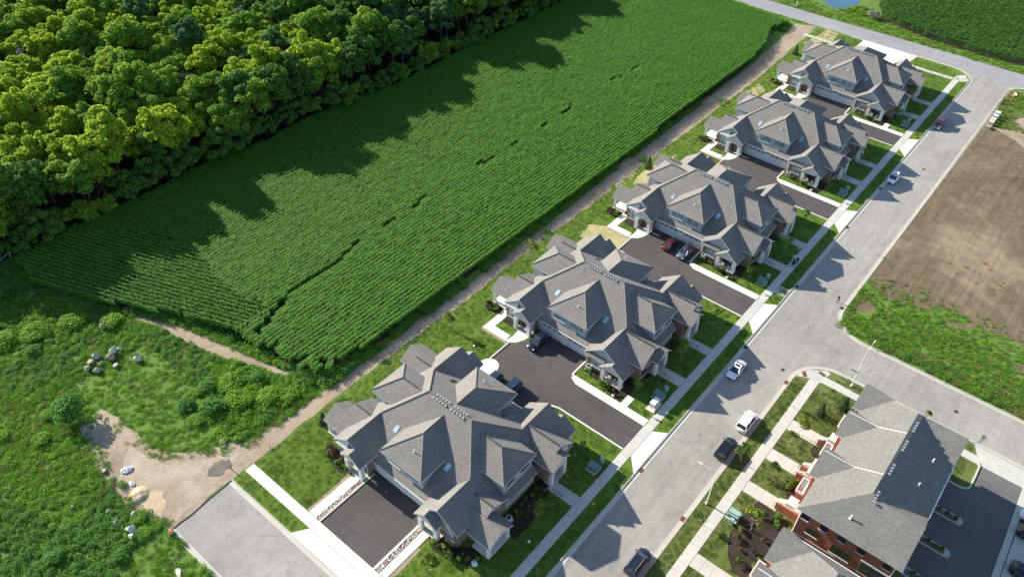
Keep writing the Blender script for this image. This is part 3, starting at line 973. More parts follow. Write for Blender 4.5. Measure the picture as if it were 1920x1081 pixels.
sweep('kerb', [(40, -19.0), (103.4, -17.5)], [(0, 0.0), (0, 0.12), (-0.9, 0.12), (-0.9, 0.0)], MT['conc'])
sheet('paver_strip', [(56, -19.5), (94, -18.8), (94, -20.9), (56, -21.4)], 0.05, MT['conc'])
sheet('driveway', [(40, -21.5), (104, -21.0), (104, -27), (40, -27)], 0.014, MT['drive'])
sheet('mulch_bed', wobble([(74.4, 10.3), (72.6, 12.0), (70.2, 12.6), (66.8, 12.5), (64.0, 11.3), (62.0, 9.6), (62.0, 6.3), (66, 6.2), (71, 6.2), (74.2, 7.0)], 0.9, 0.1, 60), 0.012, MT['mulch'])
for i, (x, y) in enumerate(((88.8, 9.0), (88.4, 7.6), (80.8, 8.2), (79.4, 8.8), (73.6, 11.2))):
    sheet('mulch_bed', wobble([(x + 1.5 * math.cos(a), y + 0.9 * math.sin(a)) for a in [j * 0.7 for j in range(9)]], 0.5, 0.08, 61 + i), 0.014, MT['mulch'])
for i, (x, y0, y1) in enumerate(((90.4, -8.2, -12.3), (84.0, -8.2, -12.5), (77.6, -8.2, -12.4), (71.0, -8.2, -12.4))):
    a = [(x - 0.75, y0), (x - 0.75, y1 + 0.6)] + [(x - 0.75 * math.cos(t), y1 + 0.6 - 0.75 * math.sin(t)) for t in (0.5, 1.05, 1.57, 2.1, 2.64)] + [(x + 0.75, y1 + 0.6), (x + 0.75, y0)]
    pave(a, 'kerb', 0.12, 'parking_island')
    sheet('gravel_bed', [(x - 0.5, y0 - 0.1), (x + 0.5, y0 - 0.1), (x + 0.5, y1 + 0.7), (x - 0.5, y1 + 0.7)], 0.126, MT['stain'])

# ---- mulch beds round the townhouses
for k in (1, 2, 3, 4, 5):
    hx = HX[k]
    if k == 1:
        beds = [[(40.8, 67.6), (38.9, 66.6), (38.1, 63.4), (38.3, 61.2), (40.6, 61.2), (40.8, 64)], [(38.9, 44.4), (38.0, 42.9), (38.2, 40.6), (39.2, 37.6), (41.2, 36.4), (42.4, 38.2), (40.6, 40.5), (40.6, 44.3)],
                [(46.3, 38.6), (58.3, 38.8), (56.2, 36.2), (50, 35.0), (46.4, 35.0)]]
    else:
        beds = [[(hx - 10.6, 64.5), (hx - 13.2, 64.4), (hx - 13.4, 62.6), (hx - 13.0, 60.9), (hx - 12.2, 61.3), (hx - 10.6, 61.3)],
                [(hx - 10.5, 69.8), (hx - 12.2, 69.6), (hx - 12.9, 68.0), (hx - 12.3, 66.4), (hx - 10.6, 66.4)],
                [(hx - 10.6, 46.9), (hx - 13.2, 46.8), (hx - 13.6, 43.5), (hx - 14.3, 40.0), (hx - 15.0, 38.0), (hx - 12.9, 37.4), (hx - 9.6, 38.0), (hx - 6.0, 36.6), (hx - 6.0, 38.9), (hx - 9.4, 39.0)],
                [(hx - 3.3, 38.8), (hx + 3.4, 38.8), (hx + 3.4, 37.3), (hx - 3.3, 37.2)]]
    for i, bd in enumerate(beds):
        sheet('mulch_bed', wobble(bd, 0.7, 0.1, 80 + i + 10 * k), 0.009, MT['mulch'])

# ================================================================ TOWNHOUSES
SE, SF = 0.747, 0.634                        # end and front pitch
zF = lambda x: 9.94 - SF * abs(x)
zE = lambda y: 6.37 - SE * (abs(y) - 9.0)
MATS_W = ['glass', 'glassd']


def window(parent, face, a, pos, z0, w, h, n=3, glass='glass', sill=True, transom=False):
    """face '-x' etc: outward direction; a: centre along the wall; pos: wall plane"""
    fr, gl, sl = MB(), MB(), MB()
    t = 0.07
    ax, sg = face[1], (1 if face[0] == '+' else -1)

    def put(mb, a0, a1, z0_, z1_, d0, d1):
        d0, d1 = pos + sg * d0, pos + sg * d1
        d0, d1 = min(d0, d1), max(d0, d1)
        if ax == 'x':
            mb.box(d0, d1, a0, a1, z0_, z1_)
        else:
            mb.box(a0, a1, d0, d1, z0_, z1_)
    put(fr, a - w / 2 - t, a - w / 2, z0 - t, z0 + h + t, 0.004, 0.07)
    put(fr, a + w / 2, a + w / 2 + t, z0 - t, z0 + h + t, 0.004, 0.07)
    put(fr, a - w / 2, a + w / 2, z0 + h, z0 + h + t, 0.004, 0.07)
    put(fr, a - w / 2, a + w / 2, z0 - t, z0, 0.004, 0.07)
    for i in range(1, n):
        c = a - w / 2 + w * i / n
        put(fr, c - 0.04, c + 0.04, z0, z0 + h, 0.004, 0.06)
    for i in range(n):
        c0, c1 = a - w / 2 + w * i / n, a - w / 2 + w * (i + 1) / n
        put(fr, c0 + (0.04 if i else 0), c1 - (0.04 if i < n - 1 else 0), z0 + h * (0.68 if transom else 0.42), z0 + h * (0.68 if transom else 0.42) + 0.05, 0.004, 0.05)
    put(gl, a - w / 2, a + w / 2, z0, z0 + h, 0.003, 0.03)
    f = fr.build('window', MT['black'], parent)
    gl.build('pane', MT[glass], f)
    if sill:
        put(sl, a - w / 2 - 0.15, a + w / 2 + 0.15, z0 - t - 0.12, z0 - t - 0.002, 0.0, 0.14)
        sl.build('sill', MT['trim'], f)
    return f


def garage_door(parent, sx, y0, y1):
    x = 10.5
    d, g = MB(sx), MB(sx)
    H = 2.25
    for i in range(4):
        d.box(x + 0.003, x + 0.05, y0, y1, H * i / 4 + 0.012, H * (i + 1) / 4 - 0.012)
    d.box(x + 0.001, x + 0.03, y0, y1, 0, H)
    n = 4
    for i in range(n):
        c = y0 + (y1 - y0) * (i + 0.5) / n
        g.box(x + 0.05, x + 0.062, c - 0.42, c + 0.42, H * 0.81, H * 0.95)
    o = d.build('garage_door', MT['door_w'], parent)
    g.build('pane', MT['glassd'], o)
    fr = MB(sx)
    fr.box(x + 0.001, x + 0.09, y0 - 0.14, y0 - 0.001, 0, H + 0.14)
    fr.box(x + 0.001, x + 0.09, y1 + 0.001, y1 + 0.14, 0, H + 0.14)
    fr.box(x + 0.001, x + 0.09, y0, y1, H + 0.001, H + 0.14)
    fr.build('frame', MT['trim'], o)


def arch_profile(a0, a1, o0, o1, spring, top, base, peak):
    """gable-topped wall panel a0..a1 with an arched opening o0..o1; base = eave heights, peak=(a,z)"""
    P = [(a0, 0), (a0, base[0]), peak, (a1, base[1]), (a1, 0), (o1, 0), (o1, spring)]
    c, w = (o0 + o1) / 2, (o1 - o0) / 2
    for i in range(1, 8):
        t = math.pi * i / 8
        P.append((c + w * math.cos(t), spring + (top - spring) * math.sin(t)))
    P += [(o0, spring), (o0, 0)]
    return P


def unit_front(H, R, sx, sy, kind, brickmat):
    """front wing of one home: roof slabs into R, parts under H"""
    R.at(sx, sy)
    J = (5.63, 9.0, 6.37)
    zi = lambda y: 6.37 - SE * (9.0 - y)
    face = '-x' if sx < 0 else '+x'
    if kind == 'inner':
        R.slab([J, (12.35, 9.0, 6.37), (12.35, 7.6, zi(7.6)), (13.55, 7.6, zi(7.6)), (13.55, 5.45, zi(5.45)), (9.83, 5.45, zi(5.45))])
        R.slab([(13.55, 7.6, zi(7.6)), (13.55, 9.7, zi(5.5)), (11.8, 9.7, zi(5.5)), (11.8, 7.6, zi(7.6))])
        R.slab([(11.8, 9.2, 5.35), (11.8, 11.6, 4.3), (12.55, 12.1, 3.55), (12.55, 9.2, 3.55)], 0.12)
        w0, w1, pa, pk, p0, p1, o0, o1 = 5.9, 12.1, 7.6, zi(7.6) - 0.3, 5.8, 9.4, 6.55, 8.65
        eave0 = zi(5.9) - 0.25
        xp = 13.1
    else:
        R.slab([J, (12.35, 9.0, 6.37), (12.35, 5.25, zi(5.25)), (9.7, 5.25, zi(5.25))])
        zp = zE(11.3)
        R.slab([(13.2, 11.3, zp), (13.2, 8.9, zp - SE * 2.4), (11.8, 8.9, zp - SE * 2.4), (11.8, 11.3, zp)])
        R.slab([(11.8, 5.7, 4.05), (11.8, 9.4, 4.05), (12.6, 9.4, 3.3), (12.6, 5.3, 3.3)], 0.12)
        w0, w1, pa, pk, p0, p1, o0, o1 = 5.75, 12.15, 11.3, zp - 0.3, 9.3, 13.3, 9.95, 12.7
        eave0 = zi(5.75) - 0.25
        xp = 12.85
    # wing walls: brick to the plate, siding in the gable
    w = MB(sx, sy)
    w.box(9.0, 11.9, w0, w1, 0, 3.25)
    w.build('brick_wall', MT[brickmat], H)
    w = MB(sx, sy)
    w.prism([(w0, 3.25), (w0, eave0), (9.0, 6.1), (w1, zE(w1) - 0.25), (w1, 3.25)], 'x', 5.5, 11.9)
    w.build('gable_wall', MT['siding'], H)
    b = MB(sx, sy)
    b.box(11.9, 11.97, w0 + 0.05, w1 - 0.05, 3.2, 3.33)
    b.build('trim_board', MT['trim'], H)
    # portico
    p = MB(sx, sy)
    if kind == 'inner':
        p.prism(arch_profile(p0, p1, o0, o1, 2.35, 2.9, (zi(p0) - 0.25, zi(15.2 - p1) - 0.25), (pa, pk)), 'x', xp - 0.35, xp)
    else:
        pr = [(p0, 0), (p0, zp - SE * (11.3 - p0) - 0.25), (pa, pk), (p1, zE(p1) - 0.25), (p1, 0), (o1, 0), (o1, 2.55), (o0, 2.55), (o0, 0)]
        p.prism(pr, 'x', xp - 0.35, xp)
    p.build('portico_front', MT['stucco'], H)
    zb = 2.6
    for ya, yb, zt in ((p0, p0 + 0.35, 3.15 if kind == 'inner' else 2.75), (p1 - 0.35, p1, 3.15 if kind == 'inner' else 2.78)):
        beam = MB(sx, sy)
        beam.box(11.9, xp - 0.35, ya, yb, zb, zt)
        beam.build('portico_beam', MT['trim'], H)
    for yy in (p0, p1):
        cl = MB(sx, sy)
        s = 1 if yy == p0 else -1
        ya, yb = sorted((yy - 0.04 * s, yy + 0.62 * s))
        cl.box(xp - 0.55, xp + 0.06, ya, yb, 0, 2.5)
        cl.build('column', MT['trim'], H)
    fl = MB(sx, sy)
    fl.box(11.9, xp + 0.1, p0 - 0.05, p1 + 0.05, 0, 0.16)
    fl.build('portico_floor', MT['conc'], H)
    if kind == 'inner':
        d = MB(sx, sy)
        d.box(11.9, 11.98, 6.8, 8.5, 0.16, 2.6)
        do = d.build('front_door', MT['wood'], H)
        d = MB(sx, sy)
        d.box(11.98, 12.0, 7.0, 7.35, 0.5, 2.4); d.box(11.98, 12.0, 7.95, 8.3, 0.5, 2.4)
        d.build('pane', MT['glassd'], do)
        window(H, face, sy * 10.75, sx * 11.9, 0.95, 1.7, 2.0, 2, 'glass', True, True)
    else:
        window(H, face, sy * 7.5, sx * 11.9, 0.95, 1.9, 1.55, 3, 'glass')
        d = MB(sx, sy)
        d.box(11.9, 11.96, 10.3, 12.0, 0.16, 2.35)
        d.build('patio_door', MT['glassd'], H)
        # patio furniture
        for yy in (10.6, 11.9):
            f = MB(sx, sy)
            f.box(12.05, 12.55, yy - 0.28, yy + 0.28, 0.17, 0.48)
            f.box(12.03, 12.15, yy - 0.28, yy + 0.28, 0.48, 0.85)
            f.build('porch_chair', MT['cushion'], H)
    # downspout and gutter
    g = MB(sx, sy)
    g.cyl((11.95, w0 - 0.02, 0.1), (11.95, w0 - 0.02, 3.4), 0.05, 0.05, 6)
    g.build('downspout', MT['trim'], H)


def unit_side(H, R, sx, sy, kind, brickmat, xr=6.4, out=3.4, inn=3.95):
    R.at(sx, sy)
    face = '-y' if sy < 0 else '+y'
    ridge = MB(sx, sy)
    if kind == 'gable':
        xi = xr - inn
        zo = lambda x: 6.37 - SE * abs(x - xr)
        xp = xi + 2.15
        R.slab([(xr, 9.0, 6.37), (xr, 15.15, 6.37), (xr + out, 15.15, zo(xr + out)), (xr + out, 9.0 + out, zo(xr + out))])
        R.slab([(xr, 9.0, 6.37), (xi, 9.0 + inn, zo(xi)), (xi, 16.3, zo(xi)), (xp, 16.3, zo(xp)), (xp, 15.15, zo(xp)), (xr, 15.15, 6.37)])
        R.slab([(xp, 14.6, zo(xp)), (xp, 16.3, zo(xp)), (xp + 2.15, 16.3, zo(xi)), (xp + 2.15, 14.6, zo(xi))])
        R.slab([(xp + 1.2, 14.6, 4.45), (xr + out - 0.8, 14.6, 4.0), (xr + out - 0.3, 15.25, 3.45), (xp + 1.2, 15.25, 3.45)], 0.12)
        ridge.box(xr - 0.16, xr + 0.16, 9.4, 14.9, 6.36, 6.42)
        w = MB(sx, sy)
        w.box(xi + 0.45, xr + out - 0.45, 11.0, 14.7, 0, 3.2)
        w.build('brick_wall', MT[brickmat], H)
        w = MB(sx, sy)
        w.prism([(xi + 0.45, 3.2), (xi + 0.45, zo(xi + .45) - 0.25), (xr, 6.1), (xr + out - 0.45, zo(xr + out - .45) - 0.25), (xr + out - 0.45, 3.2)], 'y', 9.5, 14.7)
        w.build('gable_wall', MT['siding'], H)
        p = MB(sx, sy)
        p0, p1 = xi + 0.35, xi + 3.95
        p.prism(arch_profile(p0, p1, p0 + 0.7, p1 - 0.7, 2.3, 2.8, (zo(p0) - 0.25, zo(p0) - 0.25), (xp, zo(xp) - 0.3)), 'y', 15.6, 15.95)
        p.build('portico_front', MT['stucco'], H)
        for xx, s in ((p0, 1), (p1, -1)):
            c = MB(sx, sy)
            xa, xb = sorted((xx - 0.04 * s, xx + 0.6 * s))
            c.box(xa, xb, 15.45, 16.02, 0, 2.5)
            c.build('column', MT['trim'], H)
        fl = MB(sx, sy)
        fl.box(p0 - 0.05, p1 + 0.05, 14.7, 16.1, 0, 0.16)
        fl.build('portico_floor', MT['conc'], H)
        d = MB(sx, sy)
        d.box(xp - 0.55, xp + 0.55, 14.7, 14.78, 0.16, 2.4)
        d.build('front_door', MT['wood'], H)
        window(H, face, sx * (xr + out - 1.9), sy * 14.7, 0.9, 1.6, 1.6, 2, 'glassd')
    else:
        z5 = lambda x: 5.4 - 0.5 * abs(x - 6.5)
        R.slab([(6.5, 9.6, 5.4), (6.5, 14.0, 5.4), (8.9, 14.0, z5(8.9)), (8.9, 9.6, z5(8.9))])
        R.slab([(6.5, 9.6, 5.4), (6.5, 14.0, 5.4), (3.1, 14.0, z5(3.1)), (3.1, 9.6, z5(3.1))])
        zq = lambda x: 4.7 - 0.68 * abs(x - 8.2)
        R.slab([(8.2, 10.8, 4.7), (8.2, 16.9, 4.7), (10.7, 16.9, zq(10.7)), (10.7, 10.8, zq(10.7))])
        R.slab([(8.2, 10.8, 4.7), (8.2, 16.9, 4.7), (5.65, 16.9, zq(5.65)), (5.65, 10.8, zq(5.65))])
        ridge.box(6.36, 6.64, 10.6, 13.8, 5.39, 5.45)
        w = MB(sx, sy)
        w.box(3.5, 9.9, 11.5, 13.5, 0, 2.9)
        w.build('brick_wall', MT[brickmat], H)
        w = MB(sx, sy)
        w.prism([(3.5, 2.9), (3.5, z5(3.5) - 0.25), (6.5, 5.15), (8.7, z5(8.7) - 0.25), (8.7, 2.9)], 'y', 10.5, 13.5)
        w.build('gable_wall', MT['siding'], H)
        w = MB(sx, sy)
        w.prism([(6.0, 2.7), (8.2, 4.45), (10.4, 2.7)], 'y', 16.3, 16.5)
        w.box(6.0, 10.4, 16.25, 16.5, 2.45, 2.7); w.box(10.15, 10.4, 13.5, 16.25, 2.45, 2.75); w.box(6.0, 6.25, 13.5, 16.25, 2.45, 2.75)
        w.build('porch_gable', MT['stucco'], H)
        for xx in (6.0, 9.95):
            c = MB(sx, sy)
            c.box(xx, xx + 0.45, 16.05, 16.5, 0, 2.45)
            c.build('column', MT['trim'], H)
        fl = MB(sx, sy)
        fl.box(5.9, 10.5, 13.5, 16.6, 0, 0.2)
        fl.build('porch_floor', MT['conc_new'], H)
        for xx in (7.0, 8.4):
            f = MB(sx, sy)
            f.box(xx - 0.32, xx + 0.32, 13.8, 14.45, 0.21, 0.55)
            f.box(xx - 0.32, xx + 0.32, 13.7, 13.82, 0.21, 0.95)
            f.build('porch_chair', MT['cushion'], H)
        window(H, face, sx * 8.2, sy * 13.5, 0.4, 2.2, 2.0, 2, 'glassd', False)
    ridge.build('ridge_vent', MT['iron'], H)


VENT = None


def roof_vent_mesh():
    b = MB()
    b.box(-0.12, 0.12, -0.13, 0.13, -0.1, 0.08, 1)
    b.prism([(-0.19, 0.08), (0.19, 0.08), (0.13, 0.16), (-0.13, 0.16)], 'y', -0.17, 0.17, 0)
    return b.mesh('roof_vent', [MT['steel'], MT['black']])


def house(k, label):
    global VENT
    H = thing('townhouse', label, 'townhouse', (HX[k], HY[k], 0), 0, 'row of townhouses along the street')
    brickmat = 'brick'
    R = MB()
    # main hip: ridge along y
    for sx in (-1, 1):
        R.at(sx, 1)
        R.slab([(0, 4.22, 9.94), (0, -4.22, 9.94), (5.63, -9.0, 6.37), (8.2, -9.0, zF(8.2)), (10.96, -6.2, 2.99), (10.96, 6.2, 2.99), (8.2, 9.0, zF(8.2)), (5.63, 9.0, 6.37)])
    right = 'inner' if k == 1 else 'outer'
    fr = {(-1, 1): 'inner', (-1, -1): right, (1, -1): 'outer', (1, 1): 'inner'}
    sd = {(-1, 1): 'porch', (-1, -1): 'porch' if k == 1 else 'gable', (1, -1): 'gable', (1, 1): 'porch'}
    for sy in (1, -1):
        R.at(1, sy)

        def edge(kind):
            if kind == 'inner':
                return [(12.35, 9.0), (12.35, 12.55), (3.6, 12.55), (3.6, 13.95)]
            return [(12.35, 9.0), (12.35, 11.3), (13.2, 11.3), (13.2, 13.75), (9.5, 13.75), (9.5, 12.55), (3.6, 12.55), (3.6, 13.95)]
        P = [(0, 4.22), (-5.63, 9.0)] + [(-x, y) for x, y in edge(fr[(-1, sy)])] + edge(fr[(1, sy)])[::-1] + [(5.63, 9.0)]
        R.slab([(x, y, zE(y)) for x, y in P])
    # walls of the core
    w = MB()
    w.box(-10.5, 10.5, -12.05, 12.05, 0, 3.0)
    w.build('garage_wall', MT['sidingw'], H)
    for sy in (1, -1):
        w = MB(1, sy)
        w.box(-3.3, 3.3, 12.05, 13.45, 0, 2.6)
        w.build('low_wall', MT['siding'], H)
        window(H, '-y' if sy < 0 else '+y', -1.4, sy * 13.45, 1.2, 1.6, 0.8, 2, 'glassd', True)
        window(H, '-y' if sy < 0 else '+y', 1.5, sy * 13.45, 1.2, 1.6, 0.8, 2, 'glassd', True)
    for (sx, sy), kd in fr.items():
        unit_front(H, R, sx, sy, kd, brickmat)
    for (sx, sy), kd in sd.items():
        if kd == 'gable' and sx > 0:
            unit_side(H, R, sx, sy, kd, brickmat, 7.0, 3.6, 3.1)
        else:
            unit_side(H, R, sx, sy, kd, brickmat)
    # front and back dormers
    for sx in (-1, 1):
        R.at(sx, 1)
        face = '-x' if sx < 0 else '+x'
        for s in (1, -1):
            R.at(sx, s).slab([(1.36, 0, 9.03), (5.55, 0, 9.03), (10.6, 4.2, 6.42), (5.45, 4.2, 6.42)])
        R.at(sx, 1).slab([(5.55, 0, 9.03), (10.6, 4.2, 6.42), (10.6, -4.2, 6.42)])
        d = MB(sx)
        d.box(4.5, 9.95, -3.7, 3.7, 3.2, 6.3)
        d.build('dormer_wall', MT['siding'], H)
        for yy in (1.75, -1.75):
            window(H, face, yy, sx * 9.95, 4.45, 2.1, 1.45, 3, 'glass')
        for yy in (0.62, -5.08):
            garage_door(H, sx, yy, yy + 4.46)
        pc = MB(sx)
        pc.box(10.5, 10.62, -0.45, 0.45, 0, 2.0)
        pc.build('garage_pier', MT['trim'], H)
        pc = MB(sx)
        pc.box(10.5, 10.58, -0.45, 0.45, 2.003, 2.9)
        pc.build('pier_panel', MT['siding'], H)
        for yy in (-0.22, 0.22):
            lm = MB(sx)
            lm.box(10.58, 10.72, yy - 0.07, yy + 0.07, 2.25, 2.55)
            lm.build('wall_lamp', MT['black'], H)
        g = MB(sx)
        g.box(10.97, 11.09, -5.1, 5.3, 2.8, 2.93)
        g.build('gutter', MT['fascia'], H)
        for yy in (5.28, -5.08):
            s = MB(sx)
            a, c = 5.65, 6.65
            P = [(a, yy - 0.36, zF(a) + 0.07), (c, yy - 0.36, zF(c) + 0.07), (c, yy + 0.36, zF(c) + 0.07), (a, yy + 0.36, zF(a) + 0.07)]
            s.slab(P, 0.1, 0, 1)
            s.build('skylight', [MT['skylight'], MT['iron']] if sx < 0 else [MT['glassd'], MT['iron']], H)
        vp = MB(sx)
        zz = 9.03 - 0.517 * (8.13 - 5.55)
        vp.cyl((8.13, 0.55 * sx, zz - 0.1), (8.13, 0.55 * sx, zz + 0.55), 0.07, 0.07, 8)
        vp.cyl((8.13, 0.55 * sx, zz - 0.02), (8.13, 0.55 * sx, zz + 0.1), 0.16, 0.1, 8)
        vp.build('vent_pipe', MT['trim'], H)
    # side dormers
    for sy in (1, -1):
        for s in (1, -1):
            R.at(s, sy).slab([(0, 6.0, 8.77), (0, 9.9, 8.77), (3.65, 13.4, 6.44), (3.65, 8.6, 6.44)])
        R.at(1, sy).slab([(0, 9.9, 8.77), (3.65, 13.4, 6.44), (-3.65, 13.4, 6.44)])
        d = MB(1, sy)
        d.box(-3.2, 3.2, 8.0, 12.9, 2.8, 6.3)
        d.build('dormer_wall', MT['siding'], H)
        rv = MB(1, sy)
        rv.box(-0.14, 0.14, 6.6, 9.7, 8.76, 8.82)
        rv.build('ridge_vent', MT['iron'], H)
        for xx in (-1.6, 1.6):
            window(H, '-y' if sy < 0 else '+y', xx, sy * 12.9, 4.6, 1.7, 1.2, 2, 'glassd')
    R.build('roof', [MT['shingle'], MT['fascia']], H)
    cap = MB()
    for s in (1, -1):
        for sx in (1, -1):
            a, b_ = Vector((0, 4.22 * s, 9.97)), Vector((5.6 * sx, 8.97 * s, 6.41))
            cap.at(1, 1).cyl(a, b_, 0.11, 0.11, 5)
            cap.cyl((5.7 * sx, 9.0 * s, 6.39), (12.3 * sx, 9.0 * s, 6.39), 0.1, 0.1, 5)
    cap.cyl((0, -4.22, 9.96), (0, 4.22, 9.96), 0.11, 0.11, 5)
    for sx in (1, -1):
        cap.cyl((1.4 * sx, 0, 9.05), (5.55 * sx, 0, 9.05), 0.1, 0.1, 5)
        for s in (1, -1):
            cap.cyl((5.55 * sx, 0, 9.05), (10.55 * sx, 4.16 * s, 6.46), 0.1, 0.1, 5)
            cap.cyl((0, 9.9 * s, 8.79), (3.6 * sx, 13.35 * s, 6.48), 0.1, 0.1, 5)
    cap.build('ridge_cap', MT['shingle2'], H)
    if VENT is None:
        VENT = roof_vent_mesh()
    for row, xx in ((0, -0.36), (1, 0.46)):
        for i in range(10):
            y = 2.9 - 0.58 * i - (0.55 if i > 4 else 0)
            v = link('roof_vent', VENT, H, (xx, y, zF(xx) + 0.06))
            v.rotation_euler = (0, 0, 0)
    return H


house(1, 'nearest grey-roofed townhouse, beside the dead-end road, its front yard of gravel strips')
house(2, 'grey-roofed townhouse second from the dead end, with one black car at its garage')
house(3, 'middle grey-roofed townhouse, with a red car and a car with roof box at its garage')
house(4, 'grey-roofed townhouse fourth from the dead end, next to straw strips of the third lawn')
house(5, 'farthest grey-roofed townhouse, backing on to the white concrete apron of the upper road')

# ================================================================ BRICK ROW BUILDINGS
def brick_building(loc, label, cut=None):
    B = thing('brick_rowhouse', label, 'rowhouse', loc, 0, 'red brick rowhouses by the corner')
    # local frame: x along the street, origin at the south wall x=0 (world 71), y world
    w = MB()
    w.box(0, 26.2, -7.0, 5.9, 0, 8.45)
    w.build('brick_wall', MT['brickred'], B)
    base = MB()
    base.box(-0.03, 26.23, -7.03, 5.93, 3.0, 3.14)
    base.build('stone_band', MT['stonecut'], B)
    R = MB()
    P = 0.452
    ze = 8.6
    zr = ze + P * 6.9
    zw = lambda y: ze + P * (6.4 - y)
    # west and east slopes between south hip and north hip
    yr = -0.5
    zq = ze + P * 6.3
    R.slab([(-0.4, 6.4, ze), (5.3, 0.1, zq), (5.9, yr, zr), (23.2, yr, zr), (23.7, 0.1, zq), (26.7, 6.4, ze)])
    R.slab([(5.3, -1.3, zq), (9.5, -7.6, ze), (19.7, -7.6, ze), (23.7, -1.3, zq), (23.2, yr, zr), (5.9, yr, zr)])
    R.slab([(-0.4, 6.4, ze), (-0.4, -7.6, ze), (5.3, -7.6, zq), (5.3, 0.1, zq)])
    R.slab([(5.3, -1.3, zq), (5.3, -7.6, zq), (9.5, -7.6, ze)])
    R.slab([(23.7, -1.3, zq), (23.7, -7.6, zq), (19.7, -7.6, ze)])
    R.slab([(26.7, 6.4, ze), (26.7, -7.6, ze), (23.7, -7.6, zq), (23.7, 0.1, zq)])
    for q in (5.3, 23.7):
        R.slab([(q, 0.1, zq), (q, -1.3, zq), (q + (0.6 if q < 10 else -0.5), yr, zr)])
        g = MB()
        g.prism([(q - 5.0, ze - 0.2), (q, zq - 0.3), (q + 3.4, ze - 0.2)] if q < 10 else [(q - 3.6, ze - 0.2), (q, zq - 0.3), (q + 2.6, ze - 0.2)], 'y', -7.0, -3.0)
        g.build('gable_wall', MT['brickred'], B)
    # half gables of the three homes, ridge along y at their north edge
    for xk, hz in ((25.2, 1.5), (18.6, 1.5), (9.6, 1.55)):
        zt = ze + hz
        run = 3.9
        yt = 6.4 - hz / P
        R.slab([(xk, 7.5, zt), (xk, yt, zt), (xk - run, 6.4, ze), (xk - run, 7.5, ze)])
        R.slab([(xk, 7.5, zt), (xk, yt - 0.2, zt + 0.02), (xk + 1.5, 6.4 - 0.2, ze + 0.6), (xk + 1.5, 7.5, ze + 0.6)])
        g = MB()
        g.prism([(xk - run + 0.4, 0), (xk - run + 0.4, ze - 0.1), (xk, zt - 0.25), (xk + 1.1, ze + 0.4), (xk + 1.1, 0)], 'y', 5.9, 7.0)
        g.build('gable_bay', MT['brickred'], B)
        for zz in (3.6, 6.4):
            window(B, '+y', xk - 1.2, 7.0, zz, 1.6, 1.5, 2, 'glass')
    for xk in (18.6, 9.6):
        t = MB()
        yb = 6.4 - 1.5 / P
        t.slab([(xk + 0.05, 7.3, ze + 1.56), (xk + 0.05, yb, ze + 1.56), (xk + 0.05, yr, zr + 0.07), (xk - 0.05, yr, zr + 0.07), (xk - 0.05, yb, ze + 1.56), (xk - 0.05, 7.3, ze + 1.56)], 0.12, 0, 0)
        t.build('roof_flashing', MT['trim'], B)
    R.build('roof', [MT['shingle2'], MT['trim']], B)
    g = MB()
    g.box(26.71, 26.85, -7.6, 6.5, ze - 0.2, ze - 0.05); g.box(-0.4, 26.7, -7.75, -7.61, ze - 0.2, ze - 0.05)
    g.build('gutter', MT['trim'], B)
    d = MB()
    d.cyl((-0.06, 5.75, 0), (-0.06, 5.75, 8.5), 0.08, 0.08, 6); d.cyl((-0.06, -6.85, 0), (-0.06, -6.85, 8.5), 0.08, 0.08, 6)
    d.build('downspout', MT['trim'], B)
    # south wall windows
    for y in (5.0, 2.45, 0.0, -2.6, -6.0):
        window(B, '-x', y - 0.0, 0.0, 6.85, 0.85, 1.25, 1, 'glassd')
    window(B, '-x', 3.45, 0.0, 4.55, 1.5, 1.05, 2, 'glassd')
    window(B, '-x', -0.65, 0.0, 3.75, 2.5, 1.6, 3, 'glassd')
    gd = MB()
    gd.box(-0.02, 0.03, -6.5, -3.3, 3.3, 5.6)
    gd.build('recess', MT['glassd'], B)
    rl = MB()
    for zz in (3.4, 4.4):
        rl.cyl((-0.3, -6.5, zz), (-0.3, -3.3, zz), 0.03, 0.03, 5)
    for i in range(12):
        y = -6.5 + 3.2 * i / 11
        rl.cyl((-0.3, y, 3.3), (-0.3, y, 4.4), 0.018, 0.018, 4)
    rl.build('balcony_rail', MT['black'], B)
    lt = MB()
    lt.box(-0.12, 0.0, -6.7, -3.1, 5.65, 5.85)
    lt.build('lintel', MT['trim'], B)
    # east garages
    for xk in (3.4, 8.6, 14.8, 20.8):
        d = MB()
        d.box(xk - 1.9, xk + 1.9, -7.06, -7.005, 0, 2.3)
        d.build('garage_door', MT['door_w'], B)
    # entrances: landings, stairs and cheek walls on the street side
    for xk in (19.9, 13.6, 12.0, 5.2):
        s = MB()
        s.box(xk - 1.0, xk + 1.0, 5.9, 7.9, 0, 1.3)
        for i in range(6):
            s.box(xk - 0.8, xk + 0.8, 7.9 + 0.3 * i, 8.2 + 0.3 * i, 0, 1.1 - 0.18 * i)
        s.build('stoop', MT['conc'], B)
        c = MB()
        c.box(xk - 1.25, xk - 1.0, 5.9, 9.6, 0, 1.5)
        c.build('cheek_wall', MT['brickred'], B)
        p = MB()
        p.box(xk - 1.9, xk - 0.3, 7.0, 8.3, 2.9, 3.5)
        p.build('door_canopy', MT['stonecut'], B)
        r = MB()
        for xx in (xk - 0.9, xk + 0.9):
            r.tube([(xx, 7.9, 1.2), (xx, 7.9, 2.1), (xx, 9.9, 0.95), (xx, 9.9, 0.05)], 0.03, 5)
            r.tube([(xx, 8.9, 0.6), (xx, 8.9, 1.55)], 0.025, 5)
            r.tube([(xx, 7.9, 1.65), (xx, 9.9, 0.5)], 0.02, 5)
        r.build('handrail', MT['black'], B)
        dr = MB()
        dr.box(xk - 0.5, xk + 0.5, 5.9, 5.96, 1.3, 3.5)
        dr.build('front_door', MT['wood'], B)
